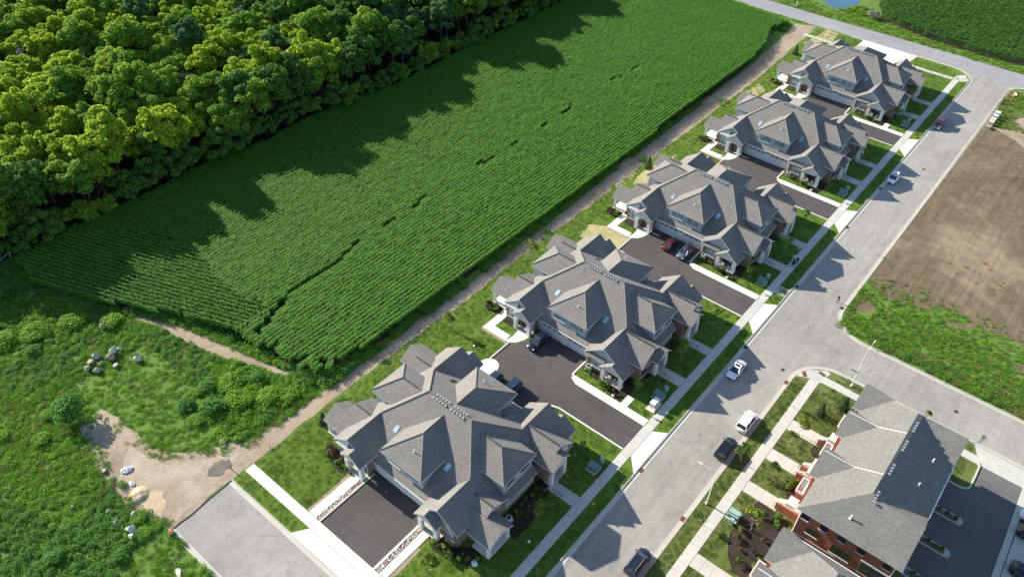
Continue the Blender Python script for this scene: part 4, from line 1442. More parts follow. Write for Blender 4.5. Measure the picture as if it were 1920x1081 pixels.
    # bay boxes with flat tops in front of the gables
    for xk in (22.5, 15.7, 7.4):
        b = MB()
        b.box(xk - 1.3, xk + 1.3, 7.0, 8.1, 0, 3.3)
        b.build('bay', MT['brickred'], B)
        b = MB()
        b.box(xk - 1.45, xk + 1.45, 7.0, 8.25, 3.3, 3.42)
        b.box(xk - 1.45, xk - 1.3, 7.0, 8.25, 3.42, 3.75); b.box(xk + 1.3, xk + 1.45, 7.0, 8.25, 3.42, 3.75); b.box(xk - 1.3, xk + 1.3, 8.1, 8.25, 3.42, 3.75)
        b.build('bay_parapet', MT['stonecut'], B)
    me = roof_vent_mesh()
    for x0 in (21.6, 17.3, 12.2, 6.6):
        for i in range(4):
            link('roof_vent', me, B, (x0 - 0.62 * i, yr - 0.55, zr - P * 0.55 + 0.04))
    for (x, y) in ((18.0, -5.0), (12.6, -4.8), (1.8, 0.3)):
        z = min(zr - P * abs(y - yr), ze + (x + 0.4) * 0.5)
        v = MB()
        v.cyl((x, y, z - 0.1), (x, y, z + 0.75), 0.1, 0.1, 8); v.cyl((x, y, z - 0.05), (x, y, z + 0.12), 0.22, 0.14, 8)
        v.build('vent_pipe', MT['trim'], B)
    return B


brick_building((71.0, 0, 0), 'red brick rowhouse building on the street corner, grey hipped roof with vents')
brick_building((39.7, -1.0, 0), 'red brick rowhouse building at the lower edge, behind the mulch bed')

# ================================================================ VEGETATION
def seg_dist(x, y, a, b):
    ax, ay = a; bx, by = b
    t = max(0, min(1, ((x - ax) * (bx - ax) + (y - ay) * (by - ay)) / ((bx - ax) ** 2 + (by - ay) ** 2)))
    return math.hypot(x - ax - t * (bx - ax), y - ay - t * (by - ay))


# ---- maize: short lengths of row, strewn along the rows
def corn_mesh(seed, L=1.5, H=2.1):
    rng = np.random.default_rng(seed)
    V, F = [], []
    n = 11
    for i in range(n):
        px = -L / 2 + L * (i + 0.5) / n + rng.uniform(-0.05, 0.05)
        py = rng.normal(0, 0.025)
        h = H * rng.uniform(0.88, 1.06)
        a0 = rng.uniform(0, 6.28)
        for j in range(9):
            z = h * (0.45 + 0.5 * j / 8)
            az = (0 if (i + j) % 2 else math.pi) + rng.normal(0, 0.55)
            ln = rng.uniform(0.26, 0.42)
            w = 0.07
            dx, dy = math.cos(az), math.sin(az)
            sx_, sy_ = -dy * w, dx * w
            prof = [(0, 0), (0.4, 0.24 if j < 6 else 0.32), (0.75, 0.22 if j < 6 else 0.4), (1.0, 0.02 if j < 6 else 0.3)]
            b = len(V)
            for k, (u, v) in enumerate(prof):
                c = (px + dx * ln * u, py + dy * ln * u, z + ln * v)
                ww = (0.6, 1.0, 0.8, 0.1)[k]
                V.append((c[0] + sx_ * ww, c[1] + sy_ * ww, c[2])); V.append((c[0] - sx_ * ww, c[1] - sy_ * ww, c[2]))
            for k in range(3):
                F.append((b + 2 * k, b + 2 * k + 1, b + 2 * k + 3, b + 2 * k + 2))
    me = bpy.data.meshes.new("maize_row")
    me.from_pydata(V, [], F)
    me.materials.append(MT['corn'])
    me.update()
    return me


CORN_COLL = plant_collection("maize", [corn_mesh(100 + i) for i in range(5)])


def rows(poly, origin, ang, spacing, step, keep, jitter=0.06):
    """points along parallel rows inside a polygon"""
    c, s = math.cos(ang), math.sin(ang)
    us = [(x - origin[0]) * c + (y - origin[1]) * s for x, y in poly]
    vs = [-(x - origin[0]) * s + (y - origin[1]) * c for x, y in poly]
    P = []
    v = math.floor(min(vs) / spacing) * spacing
    while v < max(vs):
        u = math.floor(min(us) / step) * step + random.uniform(0, 0.3)
        while u < max(us):
            x, y = origin[0] + u * c - v * s, origin[1] + u * s + v * c
            if pip(x, y, poly) and keep(x, y):
                P.append((x + random.gauss(0, jitter), y + random.gauss(0, jitter), 0.0))
            u += step
        v += spacing
    return P


HEAD_A, HEAD_B = (46.2, 88), (29, 133)
FIELD = [(x, y) for x, y in CORN]
FORK = [(47.4, 93.6), (50.8, 94.8), (55.4, 96.8), (59.3, 97.9), (62.0, 97.3), (65.6, 97.2), (70, 97.6), (75.6, 99.3)]
_clump = random.Random(3)


def in_head(x, y):
    # headland sown parallel to the south-west edge
    d = (x - HEAD_A[0]) * (HEAD_B[1] - HEAD_A[1]) - (y - HEAD_A[1]) * (HEAD_B[0] - HEAD_A[0])
    return d / math.hypot(HEAD_B[0] - HEAD_A[0], HEAD_B[1] - HEAD_A[1])


def keep_main(x, y):
    if not in_view((x, y, 1), 220):
        return False
    hd = in_head(x, y)
    if hd < 14.6 + 5 * math.sin(y * 0.11) and y > 97:
        return False
    if hd < 3 and y <= 98:
        return random.random() < 0.8
    for a, b in zip(FORK[:-1], FORK[1:]):
        if x < 77 and seg_dist(x, y, a, b) < (0.75 if x < 55 else 0.4):
            return False
    if 76 < x < 188 and abs(y - 99.4 - 0.3 * math.sin(x * 0.35)) < 0.44 and math.sin(x * 0.23) + math.sin(x * 0.61 + 1) > 0.45:
        return False
    return True


def keep_head(x, y):
    return in_view((x, y, 1), 220) and y > 97 and in_head(x, y) < 14.6 + 5 * math.sin(y * 0.11) and in_head(x, y) > 0.4


pm = rows(FIELD, (60, 78.6), 0.0, 0.86, 1.4, keep_main, 0.03)
ha = math.atan2(HEAD_B[1] - HEAD_A[1], HEAD_B[0] - HEAD_A[0])
ph = rows(FIELD, HEAD_A, ha, 0.9, 1.4, keep_head, 0.03)
pts = pm + ph
ang = [0.0] * len(pm) + [ha] * len(ph)
n = len(pts)
big = np.array([0.5 + 0.25 * math.sin(p[0] * 0.05 + 1.3 * math.sin(p[1] * 0.06)) + 0.2 * math.sin(p[1] * 0.13 + p[0] * 0.021) for p in pts])
scatter('corn_field', pts, np.array(ang) + RNG.choice([0, math.pi], n) + RNG.normal(0, 0.02, n), (0.92 + 0.16 * big) * RNG.uniform(0.95, 1.05, n), RNG.integers(0, 5, n), CORN_COLL)
pc = rows(CORN2, (256, 56), math.radians(-88), 1.35, 1.5, lambda x, y: in_view((x, y, 1), 220) and (x > 271 or random.random() < 0.9), 0.08)
n = len(pc)
scatter('corn_field', pc, np.full(n, math.radians(-88)) + RNG.normal(0, 0.1, n), RNG.uniform(1.0, 1.15, n), RNG.integers(0, 5, n), CORN_COLL)


# ---- weeds, rough grass, lawn blades
def tuft_mesh(name, n, R, H, w, mat, seed, droop=0.5):
    rng = np.random.default_rng(seed)
    V, F = [], []
    for i in range(n):
        a, r = rng.uniform(0, 6.28), R * math.sqrt(rng.uniform(0, 1))
        px, py = r * math.cos(a), r * math.sin(a)
        az = rng.uniform(0, 6.28)
        h = H * rng.uniform(0.5, 1.1)
        lean = rng.uniform(0.1, droop) * h
        dx, dy = math.cos(az), math.sin(az)
        sx_, sy_ = -dy * w, dx * w
        b = len(V)
        V += [(px - sx_, py - sy_, 0), (px + sx_, py + sy_, 0), (px + dx * lean * 0.4 + sx_ * 0.9, py + dy * lean * 0.4 + sy_ * 0.9, h * 0.65), (px + dx * lean * 0.4 - sx_ * 0.9, py + dy * lean * 0.4 - sy_ * 0.9, h * 0.65),
              (px + dx * lean, py + dy * lean, h * 0.95)]
        F += [(b, b + 1, b + 2, b + 3), (b + 3, b + 2, b + 4)]
    me = bpy.data.meshes.new(name)
    me.from_pydata(V, [], F)
    me.materials.append(mat)
    me.update()
    return me


def weed_mesh(name, R, H, n, leaf, mat, seed):
    rng = np.random.default_rng(seed)
    q = rng.normal(size=(n, 3)); q /= np.linalg.norm(q, axis=1, keepdims=True)
    q[:, 2] = np.abs(q[:, 2])
    C = q * np.array([R, R, H]) * (rng.uniform(0.25, 1.0, size=(n, 1)) ** 0.5)
    return quads_mesh(name, C, q * 0.4 + rng.normal(size=(n, 3)) * 0.45 + np.array([0, 0.15, 1.0]), leaf * rng.uniform(0.6, 1.3, n), mat, rng, 0.55)


WEEDS = plant_collection("weeds", [weed_mesh("weed", 0.55, 0.5, 130, 0.15, MT['weedl'], 201), weed_mesh("weed", 0.65, 0.4, 130, 0.16, MT['weedl'], 202), weed_mesh("weed", 0.45, 0.7, 110, 0.14, MT['weedl'], 203),
                                   weed_mesh("weed", 0.6, 0.55, 130, 0.16, MT['weedd'], 204), weed_mesh("weed", 0.5, 0.75, 130, 0.15, MT['weedd'], 205),
                                   tuft_mesh("grass_clump", 60, 0.6, 0.5, 0.025, MT['weedl'], 206, 1.0), tuft_mesh("dry_clump", 50, 0.6, 0.45, 0.022, MT['drygrass'], 207, 1.1),
                                   tuft_mesh("grass_clump", 70, 0.7, 0.32, 0.025, MT['weedl'], 208, 1.2)])


def nz(x, y, f, ph=0.0):
    return (math.sin(x * f + ph) + math.sin(y * f * 1.13 + 1.7 * ph + 0.8 * math.sin(x * f * 0.7)) + math.sin((x + y) * f * 0.71 + 2.1 * ph) + math.sin((x - y) * f * 1.37 + ph)) / 4


def strew(poly, dens, keep=lambda x, y: True):
    xs, ys = [p[0] for p in poly], [p[1] for p in poly]
    x0, x1, y0, y1 = min(xs), max(xs), min(ys), max(ys)
    N = int((x1 - x0) * (y1 - y0) * dens)
    out = []
    for _ in range(N):
        x, y = random.uniform(x0, x1), random.uniform(y0, y1)
        if in_view((x, y, 0.5), 220) and pip(x, y, poly) and keep(x, y):
            out.append((x, y, 0.0))
    return out


TRK = [(x, y) for x, y in TRACK]
PATH = [(37, 115), (38.9, 110.5), (41.9, 99.4), (43.6, 92.5), (45.9, 83.2), (44.6, 83.4), (42.0, 91), (39.6, 97.6), (37.6, 110), (35.8, 115)]


def off_track(x, y):
    return not pip(x, y, TRK) and not pip(x, y, PATH)


TRK_IN = [(300, 74.2), (60, 74.2), (38, 74.4), (31, 76.3), (26, 79.5), (22.2, 84), (20.4, 90), (20.6, 97.5), (18.8, 98), (17.0, 91), (16.3, 84), (16.5, 78), (17.2, 73.8), (30, 73.3), (300, 73.3)]
SWLAND = [(-30, 28.5), (16.3, 62), (16.3, 73), (24, 76), (46, 75.9), (47, 82.4), (46, 90), (44.6, 97), (41.4, 108), (36.8, 115), (34.5, 121), (28.4, 131), (29, 145), (10, 160), (-40, 150)]
# zones: 0 thin yellowish grass, 1 bright weeds, 2 dark tall weeds
pts, idx, scl = [], [], []
for (x, y, z) in strew(SWLAND, 4.2, lambda x, y: off_track(x, y) or (random.random() < 0.3 and not pip(x, y, TRK_IN) and not pip(x, y, PATH))):
    v = nz(x, y, 0.16, 0.4)
    hump = y > 118 - 0.2 * (x - 20) and x < 31
    dark = (y < 84 and x < 13) or (y > 133) or (x < 6 and y < 90)
    rich = (31 < x < 46 and 78 < y < 92) or hump
    thin = (20 < x < 34 and 82 < y < 108 and not rich) or (8 < x < 16 and 62 < y < 74)
    u = random.random()
    if thin:
        if u < 0.4: continue
        k = random.choice([7, 7, 6, 5, 1]); s = random.uniform(0.4, 0.8)
    elif dark:
        k = random.choice([3, 4, 3, 4, 1, 5]); s = random.uniform(0.7, 1.25)
    elif rich:
        k = random.choice([0, 1, 2, 0, 3, 5]); s = random.uniform(0.8, 1.4)
    else:
        k = random.choice([0, 1, 5, 7, 6, 7] if v > 0.12 else ([0, 1, 5, 7, 3] if v > -0.15 else [3, 4, 1, 6, 5])); s = random.uniform(0.5, 1.15)
    pts.append((x, y, z)); idx.append(k); scl.append(s)
scatter('weeds', pts, RNG.uniform(0, 6.28, len(pts)), scl, idx, WEEDS)

# weeds between field and track, and at the field corners
edge = [(46.5, 76.0), (58, 75.9), (71, 75.9), (85, 75.8), (102, 76.2), (124, 76.6), (146, 77.0), (174, 77.4), (174, 78.0), (126, 77.8), (60, 77.7), (50, 78.8), (47.2, 82.6), (45.6, 79)]
p1 = strew(edge, 6.0, lambda x, y: nz(x, y, 0.35, 0.9) > -0.15)
p2 = strew([(174, 77.4), (198, 77.3), (222, 79), (236, 81), (236, 84), (224, 83.5), (212, 80), (200, 78.2)], 1.6, lambda x, y: nz(x, y, 0.3, 2) > 0.1)
p5 = strew([(47.5, 80.5), (46.5, 90), (45, 97), (42.4, 108), (37.6, 116), (35.4, 121.6), (31, 131.5), (32, 146), (27, 147), (27, 131), (33.6, 120), (40.6, 107.5), (44.0, 96.5), (45.4, 90)], 5.0, lambda x, y: not pip(x, y, PATH) and nz(x, y, 0.5, 0.2) > -0.3)
p3 = strew([(48, 73.5), (56, 73.6), (100, 73.4), (140, 73.3), (180, 73.0), (180, 74.4), (100, 74.8), (60, 74.9)], 0.5, lambda x, y: nz(x, y, 0.5, 0.3) > 0.3)
pts = p1 + p2 + p3 + p5
scatter('weeds', pts, RNG.uniform(0, 6.28, len(pts)), RNG.uniform(0.6, 1.6, len(pts)), RNG.choice([0, 1, 3, 4, 5, 4], len(pts)), WEEDS)
# the weedy corner across the side street, and the verge grass round the graded lot
GCD = [[(134, 9), (137, 6), (136.4, 5), (133.4, 8)], [(131.6, 3), (134.6, -1), (133.8, -2), (130.8, 2)], [(128.6, -10), (133, -14), (130.5, -16), (127.4, -12)], [(119.6, -13), (123, -18), (121, -20.5), (118.6, -17)]]
GC = [(117.2, 17.8), (124.8, 18.2), (134.6, 18.6), (138.5, 14), (140.4, 8.5), (141.6, 2), (139.3, -9), (136, -14), (130, -26), (117.4, -60), (117.2, 8)]
pts, idx, scl = [], [], []
for (x, y, z) in strew(GC, 5.5, lambda x, y: not (123.2 < x < 127.6 and 14 < y < 17.2) and (x + 5 * nz(x, y, 0.3, 1.9) < 128 or random.random() < 0.75 - 0.07 * (x - 128)) and not any(pip(x, y, q) for q in GCD)):
    e = x - 117.2
    tall = e < 3.5 and y < 12
    pts.append((x, y, z)); idx.append(random.choice([6, 5, 6, 3]) if tall and nz(x, y, 0.4, 0.1) > -0.2 else random.choice([0, 6, 7, 5, 7, 1, 6, 3])); scl.append(random.uniform(0.8, 1.3) if tall else random.uniform(0.35, 0.75))
for (x, y, z) in strew(LOT, 0.1, lambda x, y: nz(x, y, 0.22, 1.1) > 0.25):
    pts.append((x, y, z)); idx.append(random.choice([5, 7, 6])); scl.append(random.uniform(0.3, 0.6))
for (x, y, z) in strew([(220, 18), (235, 18), (238.5, 14), (238.6, -30), (226, -16), (214, 10), (212, 17)], 2.2, lambda x, y: nz(x, y, 0.3, 0.6) > -0.25):
    pts.append((x, y, z)); idx.append(random.choice([1, 6, 7, 5, 6])); scl.append(random.uniform(0.5, 1.0))
for (x, y, z) in strew([(248.6, 0), (253, 0), (253, 45), (256, 57), (259, 64), (256, 76), (256, 130), (248, 130)], 1.6, lambda x, y: True):
    pts.append((x, y, z)); idx.append(random.choice([1, 6, 7, 5, 7])); scl.append(random.uniform(0.5, 1.1))
for (x, y, z) in strew([(236.8, 82), (239, 76), (239, 140), (236.8, 140)], 2, lambda x, y: True):
    pts.append((x, y, z)); idx.append(random.choice([1, 7, 5])); scl.append(random.uniform(0.4, 0.8))
for (x, y, z) in strew([(258, 62), (263, 66), (262, 71.5), (257.5, 73), (256, 68)], 3, lambda x, y: True):
    pts.append((x, y, z)); idx.append(random.choice([6, 5, 2, 0])); scl.append(random.uniform(0.9, 1.7))
scatter('rough_grass', pts, RNG.uniform(0, 6.28, len(pts)), scl, idx, WEEDS)

# lawns
TUFTS = plant_collection("lawn_tufts", [tuft_mesh("tuft", 30, 0.34, 0.075, 0.02, MT['tuft'], 300 + i, 1.2) for i in range(3)] + [tuft_mesh("tuft", 30, 0.34, 0.085, 0.02, MT['tuftv'], 310 + i, 1.2) for i in range(3)])
HARD = []
for k in (2, 3, 4, 5):
    hx = HX[k]
    HARD += [(hx - 29, hx - 10.4, 47.1, 60.4), (hx - 22.7, hx - 15.1, 32, 47.2), (hx - 17.2, hx - 15.0, 60, 66.3), (hx - 17.2, hx - 10.4, 64.6, 66.3)]
for k in (1, 2, 3, 4, 5):
    hx = HX[k]
    HARD += [(hx - 12.5, hx + 12.5, 39.0, 65.5), (hx + 3.5, hx + 5.7, 32, 39)] + ([(hx - 5.9, hx - 3.4, 32, 39)] if k > 1 else [])
HARD += [(27, 232, 30.5, 32.2), (29.1, 30.9, 32, 73), (30.8, 41, 43.9, 60.9), (219, 240, 44.4, 60.2), (130, 145, 67.5, 71.7), (108, 115.7, 59, 69.4), (27, 29.2, 44.5, 59.6)]
for k in (2, 3, 4, 5):
    HARD.append((HX[k] - 25.2, HX[k] - 15.2, 28, 30.7))


def soft(x, y):
    for a, b, c, d in HARD:
        if a < x < b and c < y < d:
            return False
    return True


pts = strew([(27.3, 28.6), (231, 28.6), (238, 35), (238, 73), (140, 72.9), (27.3, 73)], 4.2, lambda x, y: soft(x, y) and (x < 130 or random.random() < 0.6))
n = len(pts)
scatter('lawn_grass', pts, RNG.uniform(0, 6.28, n), RNG.uniform(0.7, 1.35, n), [random.choice([0, 1, 2]) if nz(p[0], p[1], 0.35, 0.2) > -0.45 else random.choice([3, 4, 5]) for p in pts], TUFTS)
HB = [(40, 103.4, 14.5, 16.2), (102.5, 104.4, -70, 14.4), (89.5, 92.2, 8, 14.6), (82.1, 84.7, 8, 14.6), (74.5, 77, 8, 14.6), (58.9, 61.5, 8, 14.6), (40, 97.5, -7.3, 8), (40, 103.4, -40, -11.4), (40, 96.5, -12, -7), (62, 74.3, 6, 12.3), (101, 107, 12.4, 19)]


def softb(x, y):
    for a, b, c, d in HB:
        if a < x < b and c < y < d:
            return False
    return True


pts = strew([(50, 18.3), (100.8, 18.3), (106.2, 12), (106.2, -9.5), (40, -9.5), (40, 18.3)], 5.0, softb)
n = len(pts)
scatter('verge_grass', pts, RNG.uniform(0, 6.28, n), RNG.uniform(0.7, 1.3, n), [random.choice([0, 3, 4, 5]) if nz(p[0], p[1], 0.5, 0.7) > 0.1 else random.choice([3, 4, 5]) for p in pts], TUFTS)

# river stones of the two gravel strips
STN = []
for i in range(3):
    bm = bmesh.new()
    bmesh.ops.create_icosphere(bm, subdivisions=1, radius=0.09)
    for v in bm.verts:
        v.co.x *= random.uniform(0.8, 1.3); v.co.z *= 0.7
        v.co *= random.uniform(0.85, 1.15)
    me = bpy.data.meshes.new("river_stone"); bm.to_mesh(me); bm.free()
    me.materials.append([MT['rock'], MT['rockw'], MT['rockp']][i])
    STN.append(me)
STONES = plant_collection("river_stones", STN)
pts = [(x, y, 0.05) for x, y, z in strew([(30.9, 58.14), (39.2, 58.14), (39.2, 58.8), (30.9, 58.8)], 45) + strew([(30.9, 45.88), (39.2, 45.88), (39.2, 46.6), (30.9, 46.6)], 45)]
scatter('river_gravel', pts, RNG.uniform(0, 6.28, len(pts)), RNG.uniform(0.7, 1.5, len(pts)), RNG.integers(0, 3, len(pts)), STONES)


# ---- woodland: every tree an object of its own
TREE = {}
specs = [('leaf_y', 4.4, 10.0, 2.4, 46, 6200, 0.44), ('leaf_y', 4.0, 11.0, 2.6, 44, 5800, 0.43), ('leaf_y', 4.9, 9.4, 2.4, 52, 6600, 0.45), ('leaf_g', 4.4, 10.2, 2.0, 46, 6000, 0.44), ('leaf_g', 4.8, 10.6, 2.4, 48, 6200, 0.44),
         ('leaf_d', 4.2, 11.4, 1.4, 46, 6000, 0.44), ('leaf_d', 4.8, 10.2, 1.6, 48, 6200, 0.45), ('leaf_b', 3.6, 11.6, 1.8, 40, 5400, 0.42), ('leaf_d', 3.4, 6.0, 0.3, 26, 3400, 0.4), ('leaf_g', 3.2, 5.2, 0.2, 26, 3400, 0.4)]
for i, (m, R, Hc, z0, lb, nl, lf) in enumerate(specs):
    TREE[i] = (crown_mesh("crown_%d" % i, R, Hc, z0, lb, nl, lf, MT[m], 500 + i, 0.24), branch_mesh("trunk_%d" % i, z0 + Hc * 0.75, 600 + i, MT['trunk'], R * 0.8, 8, 0.26 if z0 > 1 else 0.16))
DEAD = [branch_mesh("dead_tree_%d" % i, 14 + i, 700 + i, MT['deadbark'], 4.6, 26, 0.3, 0.3) for i in range(3)]
TWIG = [crown_mesh("twigs_%d" % i, 2.6, 8, 4.5, 9, 500, 0.35, MT['deadbark'], 720 + i, 0.4) for i in range(2)]
LABELS = {0: 'yellow-green broad tree, its crown sunlit, in the wood beyond the corn', 3: 'mid-green leafy tree standing in the wood beyond the corn', 5: 'dark green tree in the wood beyond the corn',
          7: 'blue-green narrow tree standing out of the wood', 8: 'low dark bushy tree on the shaded edge of the wood', 9: 'low green bushy tree along the corn side of the wood'}
CLS = {0: 0, 1: 0, 2: 0, 3: 3, 4: 3, 5: 5, 6: 5, 7: 7, 8: 8, 9: 9}


def plant_tree(name, kind, x, y, s, rz, label, cat, group, zs=1.0):
    t = thing(name, label, cat, (x, y, 0), rz, group)
    t.scale = (s, s, s * zs)
    cr, tk = TREE[kind]
    link('trunk', tk, t)
    link('crown', cr, t)
    return t


cand = []
ROW = [0]
rr = random.Random(21)
gy = 147.5
while gy < 330:
    gx = -20 + (rr.uniform(0, 4))
    ROW[0] += 1
    sp = 5.7 + 0.017 * (gy - 145)
    while gx < 300:
        x, y = gx + rr.uniform(-2.0, 2.0), gy + rr.uniform(-2.0, 2.0)
        lim = 146.5 if x > 100 else 148.5
        if x < 44: lim = 150 + max(0, (30 - x)) * 0.5
        if y > lim and x < 236 and (in_view((x, y, 14), 160) or in_view((x, y, 2), 160)):
            cand.append((x, y, ROW[0]))
        gx += sp
    gy += sp * 0.88
cand.sort(key=lambda p: (not (in_view((p[0], p[1], 14), 15) or in_view((p[0], p[1], 2), 15)), math.hypot(p[0], p[1])))
deep = []
nt = 0
inrow = {}
for (x, y, r) in sorted(cand[:285], key=lambda p: p[0]):
    inrow.setdefault(r, []).append((x, y))
_ONES = ['first', 'second', 'third', 'fourth', 'fifth', 'sixth', 'seventh', 'eighth', 'ninth', 'tenth', 'eleventh', 'twelfth', 'thirteenth', 'fourteenth', 'fifteenth', 'sixteenth', 'seventeenth', 'eighteenth', 'nineteenth']
_TENS = {20: ('twentieth', 'twenty'), 30: ('thirtieth', 'thirty'), 40: ('fortieth', 'forty'), 50: ('fiftieth', 'fifty')}


def ordinal(n):
    if n < 20:
        return _ONES[n - 1]
    t = n // 10 * 10
    return _TENS[t][0] if n % 10 == 0 else _TENS[t][1] + '-' + _ONES[n % 10 - 1]


KIND_WORD = {0: 'yellow-green broad', 3: 'mid-green leafy', 5: 'dark green', 7: 'blue-green narrow'}
for (x, y, row) in cand:
    v = nz(x, y, 0.055, 0.5)
    depth = y - 146
    u = rr.random()
    if x > 112:
        k = rr.choice([5, 6, 3, 5, 4, 6]) if u < 0.85 else rr.choice([0, 7])
    elif depth < 7:
        k = rr.choice([5, 6, 3, 4, 0, 5])
    elif depth > 78 or v < -0.55:
        k = rr.choice([3, 3, 0, 4, 4])
    else:
        k = rr.choice([0, 1, 2, 0, 2, 1, 0, 2, 3, 4]) if u < 0.97 else 7
    s = rr.uniform(0.95, 1.3)
    rz = rr.uniform(0, 6.28)
    if nt < 285:
        where = 'tree in the %s row back from the corn, %s from its left end' % (ordinal(sorted(inrow).index(row) + 1), ordinal(inrow[row].index((x, y)) + 1))
        if depth > 18 and rr.random() < 0.065:
            t = thing('bare_tree', 'leafless grey ' + where, 'tree', (x, y, 0), rz, 'bare trees in the wood')
            link('trunk', DEAD[nt % 3], t)
            link('twigs', TWIG[nt % 2], t)['kind'] = 'stuff'
        else:
            plant_tree('woodland_tree', k, x, y, s, rz, KIND_WORD[CLS[k]] + ' ' + where, 'tree', 'trees of the wood beyond the corn', rr.uniform(0.9, 1.15))
        nt += 1
    else:
        deep.append((x, y, k, s, rz))
if deep:
    cc = plant_collection("far_trees", [TREE[i][0] for i in range(8)])
    scatter('far_woods', [(d[0], d[1], 0) for d in deep], [d[4] for d in deep], [d[3] for d in deep], [d[2] for d in deep], cc)
# bushy edge of the wood
EN = 1
for i in range(46):
    x = 32 + i * 4.5 + rr.uniform(-1.2, 1.2)
    y = (146.3 if x < 105 else 142.6) + rr.uniform(-0.6, 1.4)
    if x > 234 or not in_view((x, y, 2), 40):
        continue
    k = rr.choice([8, 8, 9])
    plant_tree('edge_tree', k, x, y, rr.uniform(0.8, 1.3), rr.uniform(0, 6.28), 'low %s bushy tree at the foot of the wood, %s from the left' % ('dark' if k == 8 else 'green', ordinal(EN)), 'tree', 'bushy edge of the wood')
    EN += 1
for (x, y, k) in ((29.6, 150.4, 5), (31.4, 154.2, 3), (27.0, 152.6, 6), (25.4, 157.0, 5), (34.2, 150.8, 6), (28.2, 148.6, 8), (31.9, 149.4, 8)):
    plant_tree('edge_tree', k, x, y, 0.9, x, '%s %s beside the pale leaning trunk, %s row' % ({5: 'dark green tree', 3: 'mid-green tree', 6: 'broad dark tree', 8: 'low dark bush'}[k], 'at the left frame edge', ordinal(int(y - 147))), 'tree', 'trees round the leaning trunk')
# leaning dead trunk and fallen branch at the near edge of the wood
b = MB()
b.tube([(29.5, 146.5, 0.2), (31.0, 150.0, 4.5), (31.6, 152.5, 7.5), (33.0, 154.0, 11.0)], 0.16, 6)
b.tube([(31.0, 150.0, 4.5), (29.4, 151.5, 7.0)], 0.09, 5)
tag(b.build('dead_trunk', MT['barkpale']), 'pale dead trunk leaning at the near edge of the wood', 'dead tree')
b = MB()
b.tube([(21.5, 143.5, 0.5), (25.5, 146.0, 0.7), (29.5, 147.6, 0.9), (33.0, 151.5, 1.2), (36.5, 151.5, 0.8)], 0.13, 6)
b.tube([(29.5, 147.6, 0.9), (33, 147.2, 0.5)], 0.07, 5); b.tube([(33.0, 151.5, 1.2), (35, 154, 1.6)], 0.07, 5)
tag(b.build('fallen_branch', MT['barkpale']), 'long fallen branch on the ground by the corner of the wood', 'branch')

# ---- shrubs, young trees and conifers
SHRUB = [crown_mesh("shrub_%d" % i, 0.5, 0.8, 0.02, 7, 170, 0.17, MT[m], 800 + i, 0.5) for i, m in enumerate(['leaf_s', 'leaf_g', 'leaf_lime', 'leaf_red', 'leaf_d'])]
YOUNG = [(crown_mesh("young_%d" % i, 0.85, 2.0, 1.1, 9, 260, 0.2, MT[m], 820 + i, 0.42), branch_mesh("young_trunk_%d" % i, 2.8, 830 + i, MT['barkpale'], 0.7, 6, 0.05, 0.4)) for i, m in enumerate(['leaf_s', 'leaf_lime', 'leaf_g'])]


def conifer_mesh(i):
    rng = np.random.default_rng(840 + i)
    n = 700
    h = rng.uniform(0, 1, n) ** 1.4
    a = rng.uniform(0, 6.28, n)
    r = 0.9 * (1 - h) ** 0.85 * rng.uniform(0.6, 1.08, n)
    C = np.stack([r * np.cos(a), r * np.sin(a), 0.1 + h * 2.6], 1)
    N = np.stack([np.cos(a), np.sin(a), np.full(n, 0.6)], 1) + rng.normal(size=(n, 3)) * 0.4
    return quads_mesh("conifer_%d" % i, C, N, rng.uniform(0.12, 0.24, n), MT['conifer'], rng, 0.6)


CONI = [conifer_mesh(0), conifer_mesh(1)]


def shrub(x, y, k, s, label, group, name='shrub'):
    o = link(name, SHRUB[k], None, (x, y, 0), random.uniform(0, 6.28), (s, s, s * random.uniform(0.8, 1.1)))
    return tag(o, label, 'shrub', group)


def young(x, y, k, s, label, group=None):
    t = thing('young_tree', label, 'tree', (x, y, 0), random.uniform(0, 6.28), group)
    t.scale = (s, s, s)
    link('trunk', YOUNG[k][1], t)
    link('crown', YOUNG[k][0], t)
    return t


def conifer(x, y, s, label, group=None):
    t = thing('conifer', label, 'tree', (x, y, 0), random.uniform(0, 6.28), group)
    t.scale = (s, s, s)
    b = MB(); b.cyl((0, 0, -0.05), (0, 0, 1.2), 0.06, 0.03, 6)
    b.build('trunk', MT['trunk'], t)
    link('crown', CONI[int(x) % 2], t)
    return t


def rank_label(items, key, pos, base):
    """unique labels: same base text gets 'nth from the left' by place in the picture"""
    groups = {}
    for i, it in enumerate(items):
        groups.setdefault(key(it), []).append(i)
    out = {}
    for kk, ids in groups.items():
        ids.sort(key=lambda i: cam_px((*pos(items[i]), 0.3))[0])
        for r, i in enumerate(ids):
            out[i] = base(items[i]) + (', %s from left' % ordinal(r + 1) if len(ids) > 1 else '')
    return out


